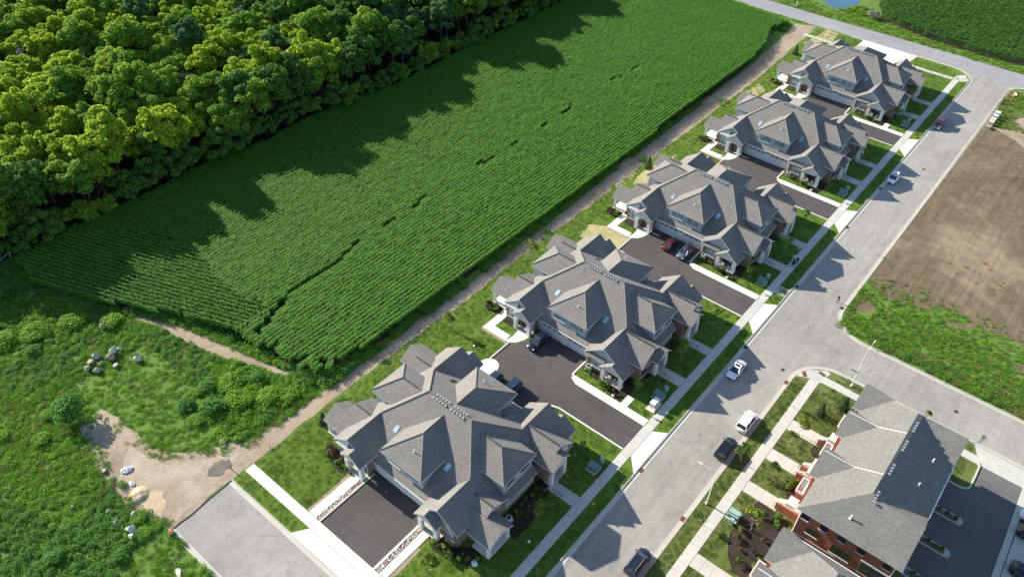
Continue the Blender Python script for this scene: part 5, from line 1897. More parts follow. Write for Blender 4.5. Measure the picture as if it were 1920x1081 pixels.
ORD = {1: 'nearest townhouse', 2: 'second townhouse', 3: 'third townhouse', 4: 'fourth townhouse', 5: 'farthest townhouse'}
for k in (1, 2, 3, 4, 5):
    hx = HX[k]
    spots = []
    if k == 1:
        for i in range(9):
            spots.append((39.0 + 0.12 * (i % 3), 61.7 + 0.62 * i, 0.7 if i % 3 else 0.95, 1 if i % 2 else 4, 'left front bed'))
        for (x, y, s, kk) in ((39.6, 65.2, 1.5, 3), (39.9, 63.4, 1.3, 3), (40.0, 66.6, 1.2, 3)):
            spots.append((x, y, s, kk, 'left front bed'))
        for (x, y, s, kk) in ((38.9, 43.4, 1.0, 1), (38.7, 42.4, 0.8, 3), (39.1, 41.3, 1.7, 0), (38.7, 40.2, 1.5, 0), (39.2, 38.9, 0.9, 1), (39.9, 37.9, 0.9, 2), (40.9, 37.2, 0.8, 2), (38.6, 39.3, 0.8, 1)):
            spots.append((x, y, s, kk, 'right front bed'))
        for i in range(14):
            spots.append((47.5 + 0.62 * i + random.uniform(-.2, .2), 37.9 - 0.9 * (i % 2) + random.uniform(-.2, .2), random.uniform(0.5, 0.8), 2 if i % 3 else 1, 'street-side bed'))
    else:
        for i in range(5):
            spots.append((hx - 11.2, 61.6 + 0.6 * i, random.uniform(0.6, 0.95), random.choice([0, 1, 4]), 'small entrance bed'))
        spots.append((hx - 12.4, 61.7, 1.25, 0, 'small entrance bed'))
        for i in range(8):
            a = i * 0.8
            spots.append((hx - 11.7 + 0.75 * math.cos(a), 68.1 + 1.2 * math.sin(a), random.uniform(0.6, 1.1), random.choice([1, 3, 4, 3]), 'round bed by the porch'))
        for i in range(11):
            y = 45.8 - i * 0.72
            spots.append((hx - 12.9 - 0.12 * i + random.uniform(-.3, .2), y, random.uniform(0.5, 0.85), random.choice([1, 4, 0, 3]), 'bed beside the driveway'))
        for (dx, y, s) in ((-14.0, 42.0, 1.4), (-13.7, 41.1, 1.2)):
            spots.append((hx + dx, y, s, 0, 'bed beside the driveway'))
        for i in range(5):
            spots.append((hx - 2.6 + 1.2 * i, 38.2 + random.uniform(-.3, .2), random.uniform(0.5, 0.8), 4, 'street-side bed'))
    NMS = ['bright green', 'green', 'lime green', 'reddish brown', 'dark green']
    SL = rank_label(spots, lambda b: (b[3], b[4]), lambda b: (b[0], b[1]), lambda b: '%s shrub in %s of the %s' % (NMS[b[3]], b[4], ORD[k]))
    for i, (x, y, s, kk, where) in enumerate(spots):
        shrub(x, y, kk, s, SL[i], 'shrubs in the %s of the %s' % (where, ORD[k]))
for (x, y, k, s, lb) in ((51.4, 34.8, 1, 1.25, 'young lime-leaved tree on the street lawn of the nearest townhouse'), (35.3, 40.6, 1, 1.5, 'wide lime-leaved sapling on the lawn at the lower edge'),
                         (91.6, 35.1, 2, 1.5, 'young dark tree between the two ramps of the second townhouse'), (130.3, 34.4, 2, 1.5, 'young tree between the two ramps of the third townhouse'),
                         (80.6, 37.0, 2, 1.0, 'thin sapling beside the second townhouse porch bed'), (118.8, 36.2, 0, 1.1, 'slim sapling on the lawn corner of the third townhouse'), (143.4, 35.7, 2, 1.0, 'sapling by the driveway edge on the far lawn of the third townhouse'),
                         (157.7, 36.7, 0, 1.2, 'thin leaning sapling on the lawn corner of the fourth townhouse'), (173.6, 35.2, 1, 1.3, 'bright young tree between the ramps of the fourth townhouse'), (199.5, 36.2, 2, 1.0, 'thin sapling in the bed corner of the farthest townhouse'), (211.6, 37.3, 2, 1.4, 'dark round young tree on the street side of the farthest townhouse'),
                         (104.8, 35.2, 2, 0.9, 'bare-looking sapling on the lawn beyond the second townhouse'), (65.3, 37.0, 2, 0.6, 'tiny twig sapling on the lawn beside the first driveway'),
                         (71.0, 70.5, 1, 1.2, 'thin sapling on the back lawn behind the nearest townhouse, nearer the track'), (56.5, 71.3, 0, 1.0, 'small sapling on the back lawn beside the nearest townhouse'), (95.6, 71.4, 1, 1.5, 'yellowish sapling on the back lawn behind the second townhouse'), (88.0, 71.6, 2, 0.9, 'dark sapling on the back lawn by the second townhouse porch'),
                         (124.2, 72.0, 3 - 1, 0.9, 'reddish thin sapling beside the straw strips'), (174.0, 70.8, 1, 1.0, 'yellowish sapling on the back lawn behind the fourth townhouse'),
                         (65.6, 19.9 - 2.9, 0, 0.8, 'small sapling low on the verge near the bottom edge'),
                         (79.1, 17.3, 0, 1.35, 'round green street tree on the verge beside the black parked cars'), (94.4, 17.0, 1, 0.8, 'young lime sapling on the verge near the corner'), (89.9, 12.6, 1, 1.35, 'yellow-green young tree over the first brick-building walk'), (79.8, 12.4, 0, 1.1, 'thin sapling in the small lawn between two brick-building walks'),
                         (87.2, 12.9, 0, 1.0, 'sapling on the lawn left of the first brick-building walk'), (69.4, 10.6, 1, 1.7, 'bright lime tree in the mulch bed of the brick building'), (107.9, 3.2 - 5.0, 1, 0.9, 'lime sapling at the kerb behind the brick building'),
                         (57.6, 29.4, 1, 0.6, 'small lime shoot on the verge of the nearest townhouse by the kerb'), (44.6, 29.5, 1, 0.6, 'small lime shoot on the verge close to the bottom edge')):
    if y < 15 and x > 106:
        x = 105.6
    young(x, y, k, s, lb)
for (x, y, s, lb) in ((42.6, 70.9, 1.0, 'small dark conifer on the lawn left of the nearest townhouse'), (138.6, 71.4, 1.15, 'dark conifer at the end of the long straw patch'), (216.4, 71.4, 1.15, 'dark conifer on the back lawn of the farthest townhouse'),
                      (95.8, 11.6, 1.05, 'round dark conifer in the middle of the brick building corner lawn'), (99.6, 9.2, 1.05, 'round dark conifer of the corner lawn nearest the brick building wall')):
    conifer(x, y, s, lb)
for (x, y, k, s, lb) in ((72.6, 10.2, 0, 1.5, 'round green shrub at the top of the brick building mulch bed'), (73.6, 8.2, 4, 1.3, 'dark green shrub at the path edge of the mulch bed, upper'), (72.7, 7.9, 4, 1.2, 'dark green shrub at the path edge of the mulch bed, lower'), (66.8, 11.3, 3, 1.2, 'orange-red shrub on the lawn edge of the mulch bed'),
                         (68.4, 11.9, 2, 1.1, 'yellowish shrub beside the pale green utility pedestal'), (65.5, 10.2, 3, 0.7, 'small reddish shrub low on the mulch, left'), (66.5, 8.8, 3, 0.7, 'small reddish shrub in the middle of the mulch'), (68.9, 8.5, 3, 0.7, 'small reddish shrub on the mulch near the wall corner'), (63.6, 9.6, 0, 1.35, 'round green shrub at the bottom of the mulch bed'),
                         (64.3, 7.3, 1, 1.5, 'broad green shrub at the mulch bed corner by the lower brick building'), (80.6, 8.9, 2, 1.5, 'lime and yellow shrub beside the middle stair'), (79.6, 9.6, 2, 1.1, 'small lime shrub beside the middle stair'), (89.2, 8.8, 4, 1.0, 'dark shrub by the first stair'), (65.9, 7.4, 1, 0.8, 'small green shrub near the lower brick building')):
    shrub(x, y, k, s, lb, None)
for j, (x, ys) in enumerate(((90.4, (-9.2, -10.3, -11.2)), (84.0, (-9.5, -10.5, -11.5)), (77.6, (-9.6, -10.8)))):
    for yi, y in enumerate(ys):
        shrub(x, y, 4, 0.8, 'dark low shrub in the %s kerbed island of the parking lot, %s from the wall' % (['upper', 'middle', 'lower'][j], ordinal(yi + 1)), 'shrubs of the %s parking island' % ['upper', 'middle', 'lower'][j]).location.z = 0.13
# the big round bush and its neighbours on the weedy ground
BUSH = [crown_mesh("bush_%d" % i, 2.5, 3.4, 0.1, 16, 1500, 0.32, MT[m], 860 + i, 0.5) for i, m in enumerate(['weedl', 'weedd'])]
tag(link('round_bush', BUSH[1], None, (17.9, 101.9, 0), 0.3, (1.1, 1.1, 0.95)), 'big round bush at the head of the bare dirt track', 'bush')
WB = list(((15.6, 104.6, 0.5, 0), (12.3, 101.0, 0.5, 0), (8.5, 106, 0.5, 0), (33.0, 86.4, 0.85, 1), (36.8, 84.6, 0.8, 0), (40.4, 81.6, 0.75, 0), (30.3, 90.0, 0.6, 1), (34.6, 90.4, 0.7, 1), (38.0, 88.4, 0.75, 0), (41.5, 86.4, 0.6, 1), (42.4, 79.4, 0.6, 0), (29.6, 86.3, 0.5, 0),
                                  (17.6, 125.5, 0.9, 0), (22.8, 123.4, 0.85, 0), (28.6, 121.4, 0.8, 0), (32.8, 116.4, 0.7, 0), (11.5, 127.0, 0.9, 1), (20.5, 119.6, 0.6, 1), (26.2, 133.0, 0.8, 1), (23.5, 138.0, 0.9, 1), (14.8, 77.6, 0.45, 0), (13.8, 74.9, 0.4, 0), (9.8, 74, 0.5, 1), (4.0, 80.5, 0.6, 1)))
WZ = lambda b: 'on the rich patch beside the dirt track' if 28 < b[0] and b[1] < 92 else ('on the weedy mound by the corn' if b[1] > 116 else 'in the rough weeds at the lower left')
WN = lambda b: ['bright green', 'dark green'][b[3]]
WL = rank_label(WB, lambda b: (WN(b), WZ(b)), lambda b: (b[0], b[1]), lambda b: '%s leafy bush %s' % (WN(b), WZ(b)))
for i, b_ in enumerate(WB):
    (x, y, s, k) = b_
    tag(link('weed_bush', BUSH[k], None, (x, y, -0.1), i * 1.3, (s, s, s * 0.5)), WL[i], 'bush', 'leafy bushes in the weeds')
tag(link('brush_pile', crown_mesh("brush", 1.9, 1.6, 0.05, 8, 500, 0.3, MT['deadbark'], 870, 0.5), None, (256.6, 64.2, 0)), 'brown heap of dead brush beside the pond', 'brush pile')

# ================================================================ VEHICLES
PAINT = {'white': paint('car_paint_white', (0.78, 0.79, 0.8)), 'black': paint('car_paint_black', (0.008, 0.009, 0.012)), 'navy': paint('car_paint_navy', (0.012, 0.018, 0.035)),
         'red': paint('car_paint_red', (0.13, 0.008, 0.01)), 'slate': paint('car_paint_slate', (0.09, 0.12, 0.16)), 'plum': paint('car_paint_plum', (0.09, 0.012, 0.035)), 'blue': paint('car_paint_deep_blue', (0.018, 0.035, 0.07))}
WHEEL = {}


def wheel_meshes(r):
    if r not in WHEEL:
        t, m = MB(), MB()
        n = 18
        for i in range(n):
            a, b_ = 2 * math.pi * i / n, 2 * math.pi * (i + 1) / n
            P = []
            for (rr_, yy) in ((r * 0.66, -0.1), (r, -0.09), (r, 0.09), (r * 0.66, 0.1)):
                P += [(rr_ * math.cos(a), yy, rr_ * math.sin(a)), (rr_ * math.cos(b_), yy, rr_ * math.sin(b_))]
            t.add(P, [(0, 1, 3, 2), (2, 3, 5, 4), (4, 5, 7, 6)])
        m.cyl((0, -0.085, 0), (0, 0.085, 0), r * 0.3, r * 0.3, 10)
        for i in range(5):
            a = 2 * math.pi * i / 5
            c, s = math.cos(a), math.sin(a)
            w = r * 0.11
            m.add([(c * r * .2 - s * w, 0.07, s * r * .2 + c * w), (c * r * .2 + s * w, 0.07, s * r * .2 - c * w), (c * r * .66 + s * w, 0.09, s * r * .66 - c * w), (c * r * .66 - s * w, 0.09, s * r * .66 + c * w)], [(0, 1, 2, 3)])
            m.add([(c * r * .2 - s * w, -0.07, s * r * .2 + c * w), (c * r * .2 + s * w, -0.07, s * r * .2 - c * w), (c * r * .66 + s * w, -0.09, s * r * .66 - c * w), (c * r * .66 - s * w, -0.09, s * r * .66 + c * w)], [(0, 1, 2, 3)])
        WHEEL[r] = (t.mesh('tyre', MT['tyre']), m.mesh('rim', MT['rim'], recalc=False))
    return WHEEL[r]


def car(label, cat, col, kind, x, y, rz, z=RZ, roof='paint', rails=False, box=False, sunroof=False):
    """nose towards local +x; lofted body, tapered glasshouse, separate lamps, mirrors and wheels"""
    T = thing('parked_car', label, cat, (x, y, z), rz, 'cars parked along the street and in the courts')
    S = dict(sedan=(4.75, 1.82, 1.44, 0.33, 1.15, -1.75, 0.25, -0.78), suv=(4.85, 1.94, 1.74, 0.37, 1.35, -2.2, 0.5, -1.95), cross=(4.55, 1.86, 1.62, 0.36, 1.25, -2.05, 0.4, -1.6), boxy=(4.6, 1.9, 1.82, 0.4, 0.78, -2.18, 0.55, -2.12), wagon=(4.75, 1.85, 1.55, 0.34, 1.3, -2.15, 0.4, -1.75))[kind]
    L, W, Hh, wr, xw, xb, xr0, xr1 = S            # xw windscreen base, xb rear glass base, xr0 roof front, xr1 roof rear
    hb = 0.88 if kind == 'sedan' else (1.02 if kind != 'boxy' else 1.08)      # belt height
    hh = hb - 0.02 if kind == 'boxy' else hb - 0.06                             # bonnet height at the screen
    hn = 0.66 if kind == 'sedan' else (0.78 if kind != 'boxy' else 1.0)
    hw = W / 2
    ht = hb + (0.02 if kind == 'sedan' else 0.0)
    xs = [(-L / 2, 0.78, 0.42, ht * 0.82), (-L / 2 + 0.1, 0.9, 0.3, ht * 0.97), (-L / 2 + 0.45, 0.97, 0.22, ht), (xb, 0.985, 0.2, ht), (xr1 + 0.3, 1.0, 0.2, hb), (0, 1.0, 0.2, hb), (xw - 0.5, 1.0, 0.2, hb), (xw, 0.99, 0.2, hh),
          (L / 2 - 0.75, 0.965, 0.22, (hh + hn) / 2 + 0.05), (L / 2 - 0.3, 0.92, 0.25, hn + 0.03), (L / 2 - 0.08, 0.82, 0.3, hn - 0.06), (L / 2, 0.7, 0.38, hn - 0.2)]
    b = MB()
    P, m = [], 11
    for (px, k, zb, zt) in xs:
        w = hw * k
        zm = zb + (zt - zb) * 0.5
        half = [(0.0, zb), (w * 0.86, zb), (w * 0.98, zb + 0.12), (w, zm), (w * 0.97, zt - 0.09), (w * 0.86, zt - 0.01)]
        ring = half + [(0.0, zt + 0.025)] + [(-yy, zz) for yy, zz in half[:0:-1]]
        P += [(px, yy, zz) for yy, zz in ring]
        m = len(ring)
    fs = []
    for i in range(len(xs) - 1):
        for j in range(m):
            fs.append((i * m + j, i * m + (j + 1) % m, (i + 1) * m + (j + 1) % m, (i + 1) * m + j))
    fs.append(tuple(range(m))); fs.append(tuple(range(len(xs) * m - 1, (len(xs) - 1) * m - 1, -1)))
    b.add(P, fs)
    b.build('body', PAINT[col], T, smooth=True)
    # glasshouse
    wb, wt = hw * 0.9, hw * (0.72 if kind != 'boxy' else 0.84)
    zt = Hh - 0.03
    G = [(xb, -wb, hb - .02), (xb, wb, hb - .02), (xw, wb, hb - .02), (xw, -wb, hb - .02), (xr1, -wt, zt), (xr1, wt, zt), (xr0, wt, zt), (xr0, -wt, zt)]
    for nm, f in (('rear_window', (0, 1, 5, 4)), ('windscreen', (2, 3, 7, 6)), ('side_window', (1, 2, 6, 5)), ('side_window', (3, 0, 4, 7))):
        g = MB()
        g.add([G[i] for i in f], [(0, 1, 2, 3)])
        o = g.build(nm, MT['carglass'], T, recalc=False)
        ctr = sum((Vector(G[i]) for i in f), Vector()) / 4
        if o.data.polygons[0].normal.dot(ctr - Vector(((xb + xw) / 2, 0, hb))) < 0:
            o.data.flip_normals()
    r = MB()
    xm = (xr0 + xr1) / 2
    e = 0.05
    rim_ = [(xr1 - e, -wt * 0.96), (xr1 - e, wt * 0.96), (xm, wt + e), (xr0 + e, wt * 0.95), (xr0 + e, -wt * 0.95), (xm, -wt - e)]
    n = 6
    PP = [(px, py, zt - 0.03) for px, py in rim_] + [(xm + (px - xm) * 0.9, py * 0.88, Hh) for px, py in rim_]
    r.add(PP, [tuple(range(2 * n - 1, n - 1, -1))] + [(i, (i + 1) % n, n + (i + 1) % n, n + i) for i in range(n)])
    ro = r.build('roof', PAINT[col] if roof == 'paint' else MT['carglass'], T)
    pl = MB()
    for s in (1, -1):
        pl.cyl((xw + .01, s * wb, hb), (xr0 + .02, s * wt, zt), 0.045, 0.04, 5)
        pl.cyl((xb, s * wb, hb), (xr1 - .02, s * wt, zt), 0.07, 0.05, 5)
        pl.cyl((xm + 0.1, s * (wb + .005), hb), (xm + 0.05, s * (wt + .02), zt), 0.04, 0.035, 5)
    pl.build('pillars', PAINT[col], T)
    for s in (1, -1):
        h = MB(); h.box(L / 2 - 0.34, L / 2 - 0.03, s * hw * 0.66 - 0.17, s * hw * 0.66 + 0.17, hn - 0.16, hn - 0.03); h.build('headlight', MT['lamp_w'], T)
        h = MB(); h.box(-L / 2 - 0.01, -L / 2 + 0.14, s * hw * 0.72 - 0.15, s * hw * 0.72 + 0.15, hb * 0.68, hb * 0.86); h.build('tail_light', MT['lamp_red'], T)
        h = MB(); h.box(xw - 0.32, xw - 0.14, s * (hw + 0.1) - 0.11, s * (hw + 0.1) + 0.11, hb - 0.02, hb + 0.12); h.build('mirror', PAINT[col], T)
        for wx in (L * 0.295, -L * 0.3):
            ty, rm = wheel_meshes(wr)
            w = link('wheel', None, T, (wx, s * (hw - 0.09), wr))
            link('tyre', ty, w); link('rim', rm, w)
    g = MB(); g.box(L / 2 - 0.02, L / 2 + 0.015, -hw * 0.42, hw * 0.42, 0.36, hn - 0.14); g.build('grille', MT['black'], T)
    if sunroof:
        g = MB(); g.box(xr0 - 0.75, xr0 - 0.25, -0.42, 0.42, Hh - 0.01, Hh + 0.012); g.build('sunroof', MT['carglass'], T)
    if rails:
        for s in (1, -1):
            g = MB(); g.tube([(xr0 - 0.1, s * wt * 0.93, Hh), (xr0 - 0.25, s * wt * 0.93, Hh + 0.06), (xr1 + 0.2, s * wt * 0.93, Hh + 0.06), (xr1 + 0.05, s * wt * 0.93, Hh)], 0.025, 5); g.build('roof_rail', MT['steel'], T)
    if box:
        g = MB()
        g.add([(-1.5, -.4, Hh + .06), (-1.5, .4, Hh + .06), (0.35, .4, Hh + .06), (0.35, -.4, Hh + .06), (-1.42, -.34, Hh + .42), (-1.42, .34, Hh + .42), (-0.1, .34, Hh + .42), (-0.1, -.34, Hh + .42)], [(0, 1, 2, 3), (4, 5, 6, 7), (0, 1, 5, 4), (1, 2, 6, 5), (2, 3, 7, 6), (3, 0, 4, 7)])
        g.build('roof_box', MT['black'], T)
    if kind == 'boxy':
        h = MB(); h.cyl((-L / 2 - 0.02, 0.1, 1.0), (-L / 2 - 0.24, 0.1, 1.0), 0.36, 0.36, 14); h.build('spare_wheel', MT['tyre'], T)
        h = MB(); h.box(L / 2, L / 2 + 0.16, -hw * 0.85, hw * 0.85, 0.45, 0.62); h.build('bumper', MT['lamp_w'], T)
    return T


PI = math.pi
car('white sedan with dark sunroof parked at the townhouse kerb, just before the side street', 'car', 'white', 'sedan', 95.4, 26.55, PI, sunroof=True)
car('white SUV parked at the brick building kerb ahead of the black SUV', 'SUV', 'white', 'suv', 86.4, 19.95, 0, roof='paint')
car('black SUV parked at the brick building kerb behind the white SUV', 'SUV', 'black', 'suv', 79.5, 19.95, 0)
car('black SUV with silver roof rails parked near the bottom edge', 'SUV', 'navy', 'suv', 54.6, 20.0, 0, rails=True)
car('white crossover with glass roof parked by the fourth townhouse', 'SUV', 'white', 'cross', 171.6, 27.05, PI, sunroof=True)
car('dark plum boxy off-road car parked by the farthest townhouse', 'off-road car', 'plum', 'boxy', 203.5, 27.0, PI)
car('red sedan parked in front of the third townhouse garage', 'car', 'red', 'sedan', 117.3, 52.9, 0, 0.014)
car('slate grey wagon with black roof box at the third townhouse garage', 'car', 'slate', 'wagon', 117.0, 49.2, PI, 0.014, box=True)
car('black car with glass roof at the second townhouse garage', 'car', 'black', 'cross', 78.3, 56.1, PI, 0.014, roof='glass')
car('dark blue SUV half hidden by the nearest townhouse roof, by the round pad', 'SUV', 'blue', 'cross', 66.0, 56.2, PI, 0.014)
car('deep blue long SUV behind the nearest townhouse, right of the other blue one', 'SUV', 'blue', 'suv', 66.6, 52.7, PI, 0.014)
car('white car at the far right edge beside the parking lot paving', 'car', 'white', 'sedan', 97.3, -20.6, -PI / 2, 0.06)
car('dark blue car at the right edge of the parking lot paving', 'car', 'blue', 'cross', 94.2, -20.8, -PI / 2, 0.06)
car('dark blue car at the lower right corner of the parking lot paving', 'car', 'navy', 'cross', 87.4, -21.6, -PI / 2, 0.06)

# ================================================================ STREET FURNITURE AND SMALL THINGS
def lamp_post(x, y, h, arm, label):
    T = thing('street_lamp', label, 'street lamp', (x, y, 0))
    b = MB(); b.cyl((0, 0, 0), (0, 0, h), 0.12, 0.07, 8); b.cyl((0, 0, 0), (0, 0, 0.35), 0.22, 0.2, 8); b.build('pole', MT['polemetal'], T)
    ax, ay = arm
    b = MB(); b.tube([(0, 0, h - 0.2), (ax * 0.4, ay * 0.4, h + 0.25), (ax, ay, h + 0.3)], 0.045, 6); b.build('arm', MT['polemetal'], T)
    b = MB()
    b.cyl((ax * 0.96, ay * 0.96, h + 0.3), (ax * 1.3, ay * 1.3, h + 0.3), 0.13, 0.09, 8)
    b.build('lamp_head', MT['polemetal'], T)
    return T


lamp_post(69.2, 17.5, 7.2, (0.1, 2.3), 'pale street lamp on the verge near the black SUV, arm over the street')
T = lamp_post(105.3, 10.1, 8.6, (2.2, -0.1), 'tall pale street lamp at the street corner with a green name sign')
b = MB(); b.box(-0.04, -0.01, 0.1, 1.1, 3.3, 3.55); b.build('street_sign', MT['signgreen'], T)
b = MB(); b.box(-0.55, 0.45, -0.02, 0.02, 3.58, 3.82); b.build('street_sign', MT['signgreen'], T)
T = thing('sign_post', 'dark short sign post on the corner verge beside the tall lamp', 'sign', (104.1, 10.7, 0))
b = MB(); b.cyl((0, 0, 0), (0, 0, 2.3), 0.04, 0.04, 6); b.build('post', MT['black'], T)
b = MB(); b.box(-0.03, 0.0, -0.3, 0.3, 1.7, 2.3); b.build('sign_board', MT['steel'], T)
for k in (2, 3, 4):
    T = thing('court_lamp', 'thin black lamp post on a white base beside the driveway of the %s' % ORD[k], 'lamp post', (HX[k] - 14.65, 39.4, 0), 0, 'lamp posts by the driveways')
    b = MB(); b.cyl((0, 0, 0.1), (0, 0, 3.6), 0.06, 0.045, 8); b.build('pole', MT['black'], T)
    b = MB(); b.cyl((0, 0, 0), (0, 0, 0.28), 0.26, 0.24, 12); b.build('base', MT['conc_new'], T)
    b = MB(); b.cyl((0, 0, 3.6), (0, 0, 3.98), 0.16, 0.2, 8); b.cyl((0, 0, 3.98), (0, 0, 4.1), 0.22, 0.05, 8); b.build('lantern', MT['black'], T)


def transformer(x, y, label, s=1.0):
    T = thing('utility_box', label, 'utility box', (x, y, 0))
    b = MB(); b.box(-0.95, 0.95, -0.9, 0.9, 0, 0.1); b.build('pad', MT['conc'], T)
    b = MB(); b.prism([(-0.7, 0.1), (0.7, 0.1), (0.7, 0.85), (0.45, 1.05), (-0.7, 1.05)], 'y', -0.75, 0.75); b.build('cabinet', MT['green'], T)
    b = MB(); b.box(-0.78, 0.5, -0.82, 0.82, 1.053, 1.1); b.build('lid', MT['greenp'] if s > 1 else MT['green'], T)
    return T


def pedestal(x, y, label):
    T = thing('utility_pedestal', label, 'pedestal', (x, y, 0))
    b = MB(); b.prism([(-0.3, 0), (0.3, 0), (0.27, 1.0), (-0.27, 1.0)], 'y', -0.28, 0.28); b.build('housing', MT['greenp'], T)
    b = MB(); b.cyl((0, -0.3, 1.0), (0, 0.3, 1.0), 0.3, 0.3, 10); b.build('cap', MT['greenp'], T)


for k in (1, 2, 3, 4, 5):
    x = {1: 63.4, 2: 82.0, 3: 119.4, 4: 158.6, 5: 198.0}[k]
    transformer(x, 33.6, 'green utility box on the street lawn of the %s' % ORD[k])
    pedestal(x + 1.75, 33.3, 'pale green rounded pedestal beside the utility box of the %s' % ORD[k])
transformer(69.9, 13.5, 'green utility box with pale lid on the brick building lawn', 2)
pedestal(68.6, 13.2, 'pale green pedestal beside the utility box on the brick building lawn')


def ac_unit(x, y, label):
    T = thing('air_conditioner', label, 'air conditioner', (x, y, 0))
    b = MB(); b.box(-0.5, 0.5, -0.5, 0.5, 0, 0.08); b.build('pad', MT['conc'], T)
    b = MB(); b.box(-0.4, 0.4, -0.4, 0.4, 0.08, 0.85); b.build('casing', MT['ac'], T)
    b = MB(); b.cyl((0, 0, 0.852), (0, 0, 0.875), 0.31, 0.31, 14); b.build('fan_grille', MT['black'], T)
    return T


for k in (2, 3, 4, 5):
    ac_unit(HX[k] - 12.45, 46.0, 'air conditioner unit beside the garage corner of the %s' % ORD[k])
ac_unit(48.3, 37.7, 'air conditioner unit in the street-side bed of the nearest townhouse')


def railing(x, y0, y1, label, group):
    b = MB()
    for px in (0.0,):
        b.tube([(px, y0, 0.06), (px, y0, 0.95), (px, y1, 0.95), (px, y1, 0.06)], 0.03, 6)
        b.tube([(px, y0, 0.5), (px, y1, 0.5)], 0.022, 5)
        b.tube([(px, (y0 + y1) / 2, 0.06), (px, (y0 + y1) / 2, 0.95)], 0.022, 5)
        b.tube([(px, y1, 0.95), (px, y1 - 0.3, 0.85), (px, y1 - 0.3, 0.5), (px, y1, 0.5)], 0.022, 5)
    tag(b.build('railing', MT['black'], None, (x, 0, 0)), label, 'railing', group)


for k in (1, 2, 3, 4, 5):
    for a, w in (((-5.65, 'nearer'), (-3.65, 'nearer'), (3.75, 'farther'), (5.45, 'farther')) if k > 1 else ((3.75, 'only'), (5.45, 'only'))):
        side = 'near' if a in (-5.65, 3.75) else 'far'
        railing(HX[k] + a, 35.9, 34.3, 'black handrail on the %s side of the %s street ramp of the %s' % (side, w, ORD[k]), 'handrails of the street ramps')

# entrance monument of pale stone
T = thing('stone_monument', 'pale stone entrance monument beside the second driveway and sidewalk', 'monument', (79.6, 33.1, 0))
for nm, bx in (('base', (-1.3, 1.2, -0.75, 0.75, 0, 0.22)), ('pier', (-0.75, 0.05, -0.4, 0.4, 0.222, 1.35)), ('pier', (0.35, 1.05, -0.4, 0.4, 0.222, 1.15)), ('step_block', (-0.9, -0.1, -0.74, -0.42, 0.222, 0.6))):
    b = MB(); b.box(*bx); b.build(nm, MT['stonecut'], T)
for bx in ((-0.82, 0.12, -0.47, 0.47, 1.352, 1.47), (0.28, 1.12, -0.47, 0.47, 1.152, 1.27)):
    b = MB(); b.box(*bx); b.build('cap', MT['trim'], T)


# storm drains, tactile plates, manholes
def grate(x, y, rz, label, mat='rust'):
    T = thing('storm_drain', label, 'drain', (x, y, RZ + 0.016), rz)
    b = MB(); b.box(-0.45, 0.45, -0.32, 0.32, -0.02, 0.012); b.build('frame', MT[mat], T)
    b = MB()
    for i in range(6):
        b.box(-0.4 + i * 0.14, -0.32 + i * 0.14, -0.27, 0.27, 0.0125, 0.03)
    b.build('bars', MT[mat], T)


for (x, y, rz, lb, m) in ((98.9, 18.85, 0, 'rusty drain grate in the gutter at the start of the corner kerb', 'rust'), (106.1, 11.3, PI / 2, 'rusty drain grate in the gutter by the corner verge lamp', 'rust'), (64.8, 18.85, 0, 'rusty drain grate in the gutter near the verge lamp', 'rust'), (67.9, 28.0, 0, 'rusty drain grate by the second driveway apron', 'rust'),
                          (116.9, 8.2, PI / 2, 'rusty drain grate in the weedy corner kerb', 'rust'), (101.8, 28.0, 0, 'dark drain grate beyond the parked white sedan', 'iron'), (123.0, 28.0, 0, 'dark drain grate near the sidewalk ramp', 'iron'), (147.6, 28.0, 0, 'dark drain grate by the fourth driveway apron', 'iron'), (166.4, 28.0, 0, 'dark drain grate in front of the white crossover', 'iron'), (122.9, 19.0, 0, 'dark drain grate in the kerb by the walking person', 'iron')):
    grate(x, y, rz, lb, m)
for (x, y, rz, lb) in ((102.6, 17.3, 0.6, 'red tactile plate on the corner ramp, street side'), (104.6, 15.0, 1.3, 'red tactile plate on the corner ramp, side-street end'), (119.6, 28.85, 0, 'red tactile plate on the ramp across from the side street')):
    b = MB()
    b.box(-0.6, 0.6, -0.32, 0.32, 0.0, 0.035)
    for i in range(6):
        for j in range(3):
            b.cyl((-0.5 + i * 0.2, -0.2 + j * 0.2, 0.034), (-0.5 + i * 0.2, -0.2 + j * 0.2, 0.045), 0.04, 0.03, 5)
    tag(b.build('tactile_plate', MT['rust'], None, (x, y, 0.012), rz), lb, 'tactile plate')

for i, (x, y, lb) in enumerate(((101.2, 20.6, 'round manhole cover in the street close to the corner kerb'), (126.0, 23.6, 'round manhole cover in the middle of the street beyond the side street'), (111.4, -5.2, 'round manhole cover in the side street behind the brick building'), (181.0, 23.2, 'round manhole cover in the street beyond the white crossover'))):
    b = MB(); b.cyl((0, 0, 0), (0, 0, 0.015), 0.36, 0.36, 16); b.cyl((0, 0, 0.015), (0, 0, 0.022), 0.28, 0.27, 16)
    tag(b.build('manhole_cover', MT['iron'], None, (x, y, RZ)), lb, 'manhole cover')

# stones, sand, debris on the bare ground
ROCKM = []
for i in range(5):
    bm = bmesh.new()
    bmesh.ops.create_icosphere(bm, subdivisions=3, radius=1.0)
    rk = random.Random(900 + i)
    pl = [(Vector((rk.gauss(0, 1), rk.gauss(0, 1), rk.gauss(0, 1))).normalized(), rk.uniform(0.55, 0.85)) for _ in range(9)]
    for v in bm.verts:
        for nrm, d in pl:
            e = v.co.dot(nrm) - d
            if e > 0:
                v.co -= nrm * e * 0.9
        v.co += v.co.normalized() * rk.uniform(-0.03, 0.03)
    me = bpy.data.meshes.new("boulder"); bm.to_mesh(me); bm.free()
    ROCKM.append(me)


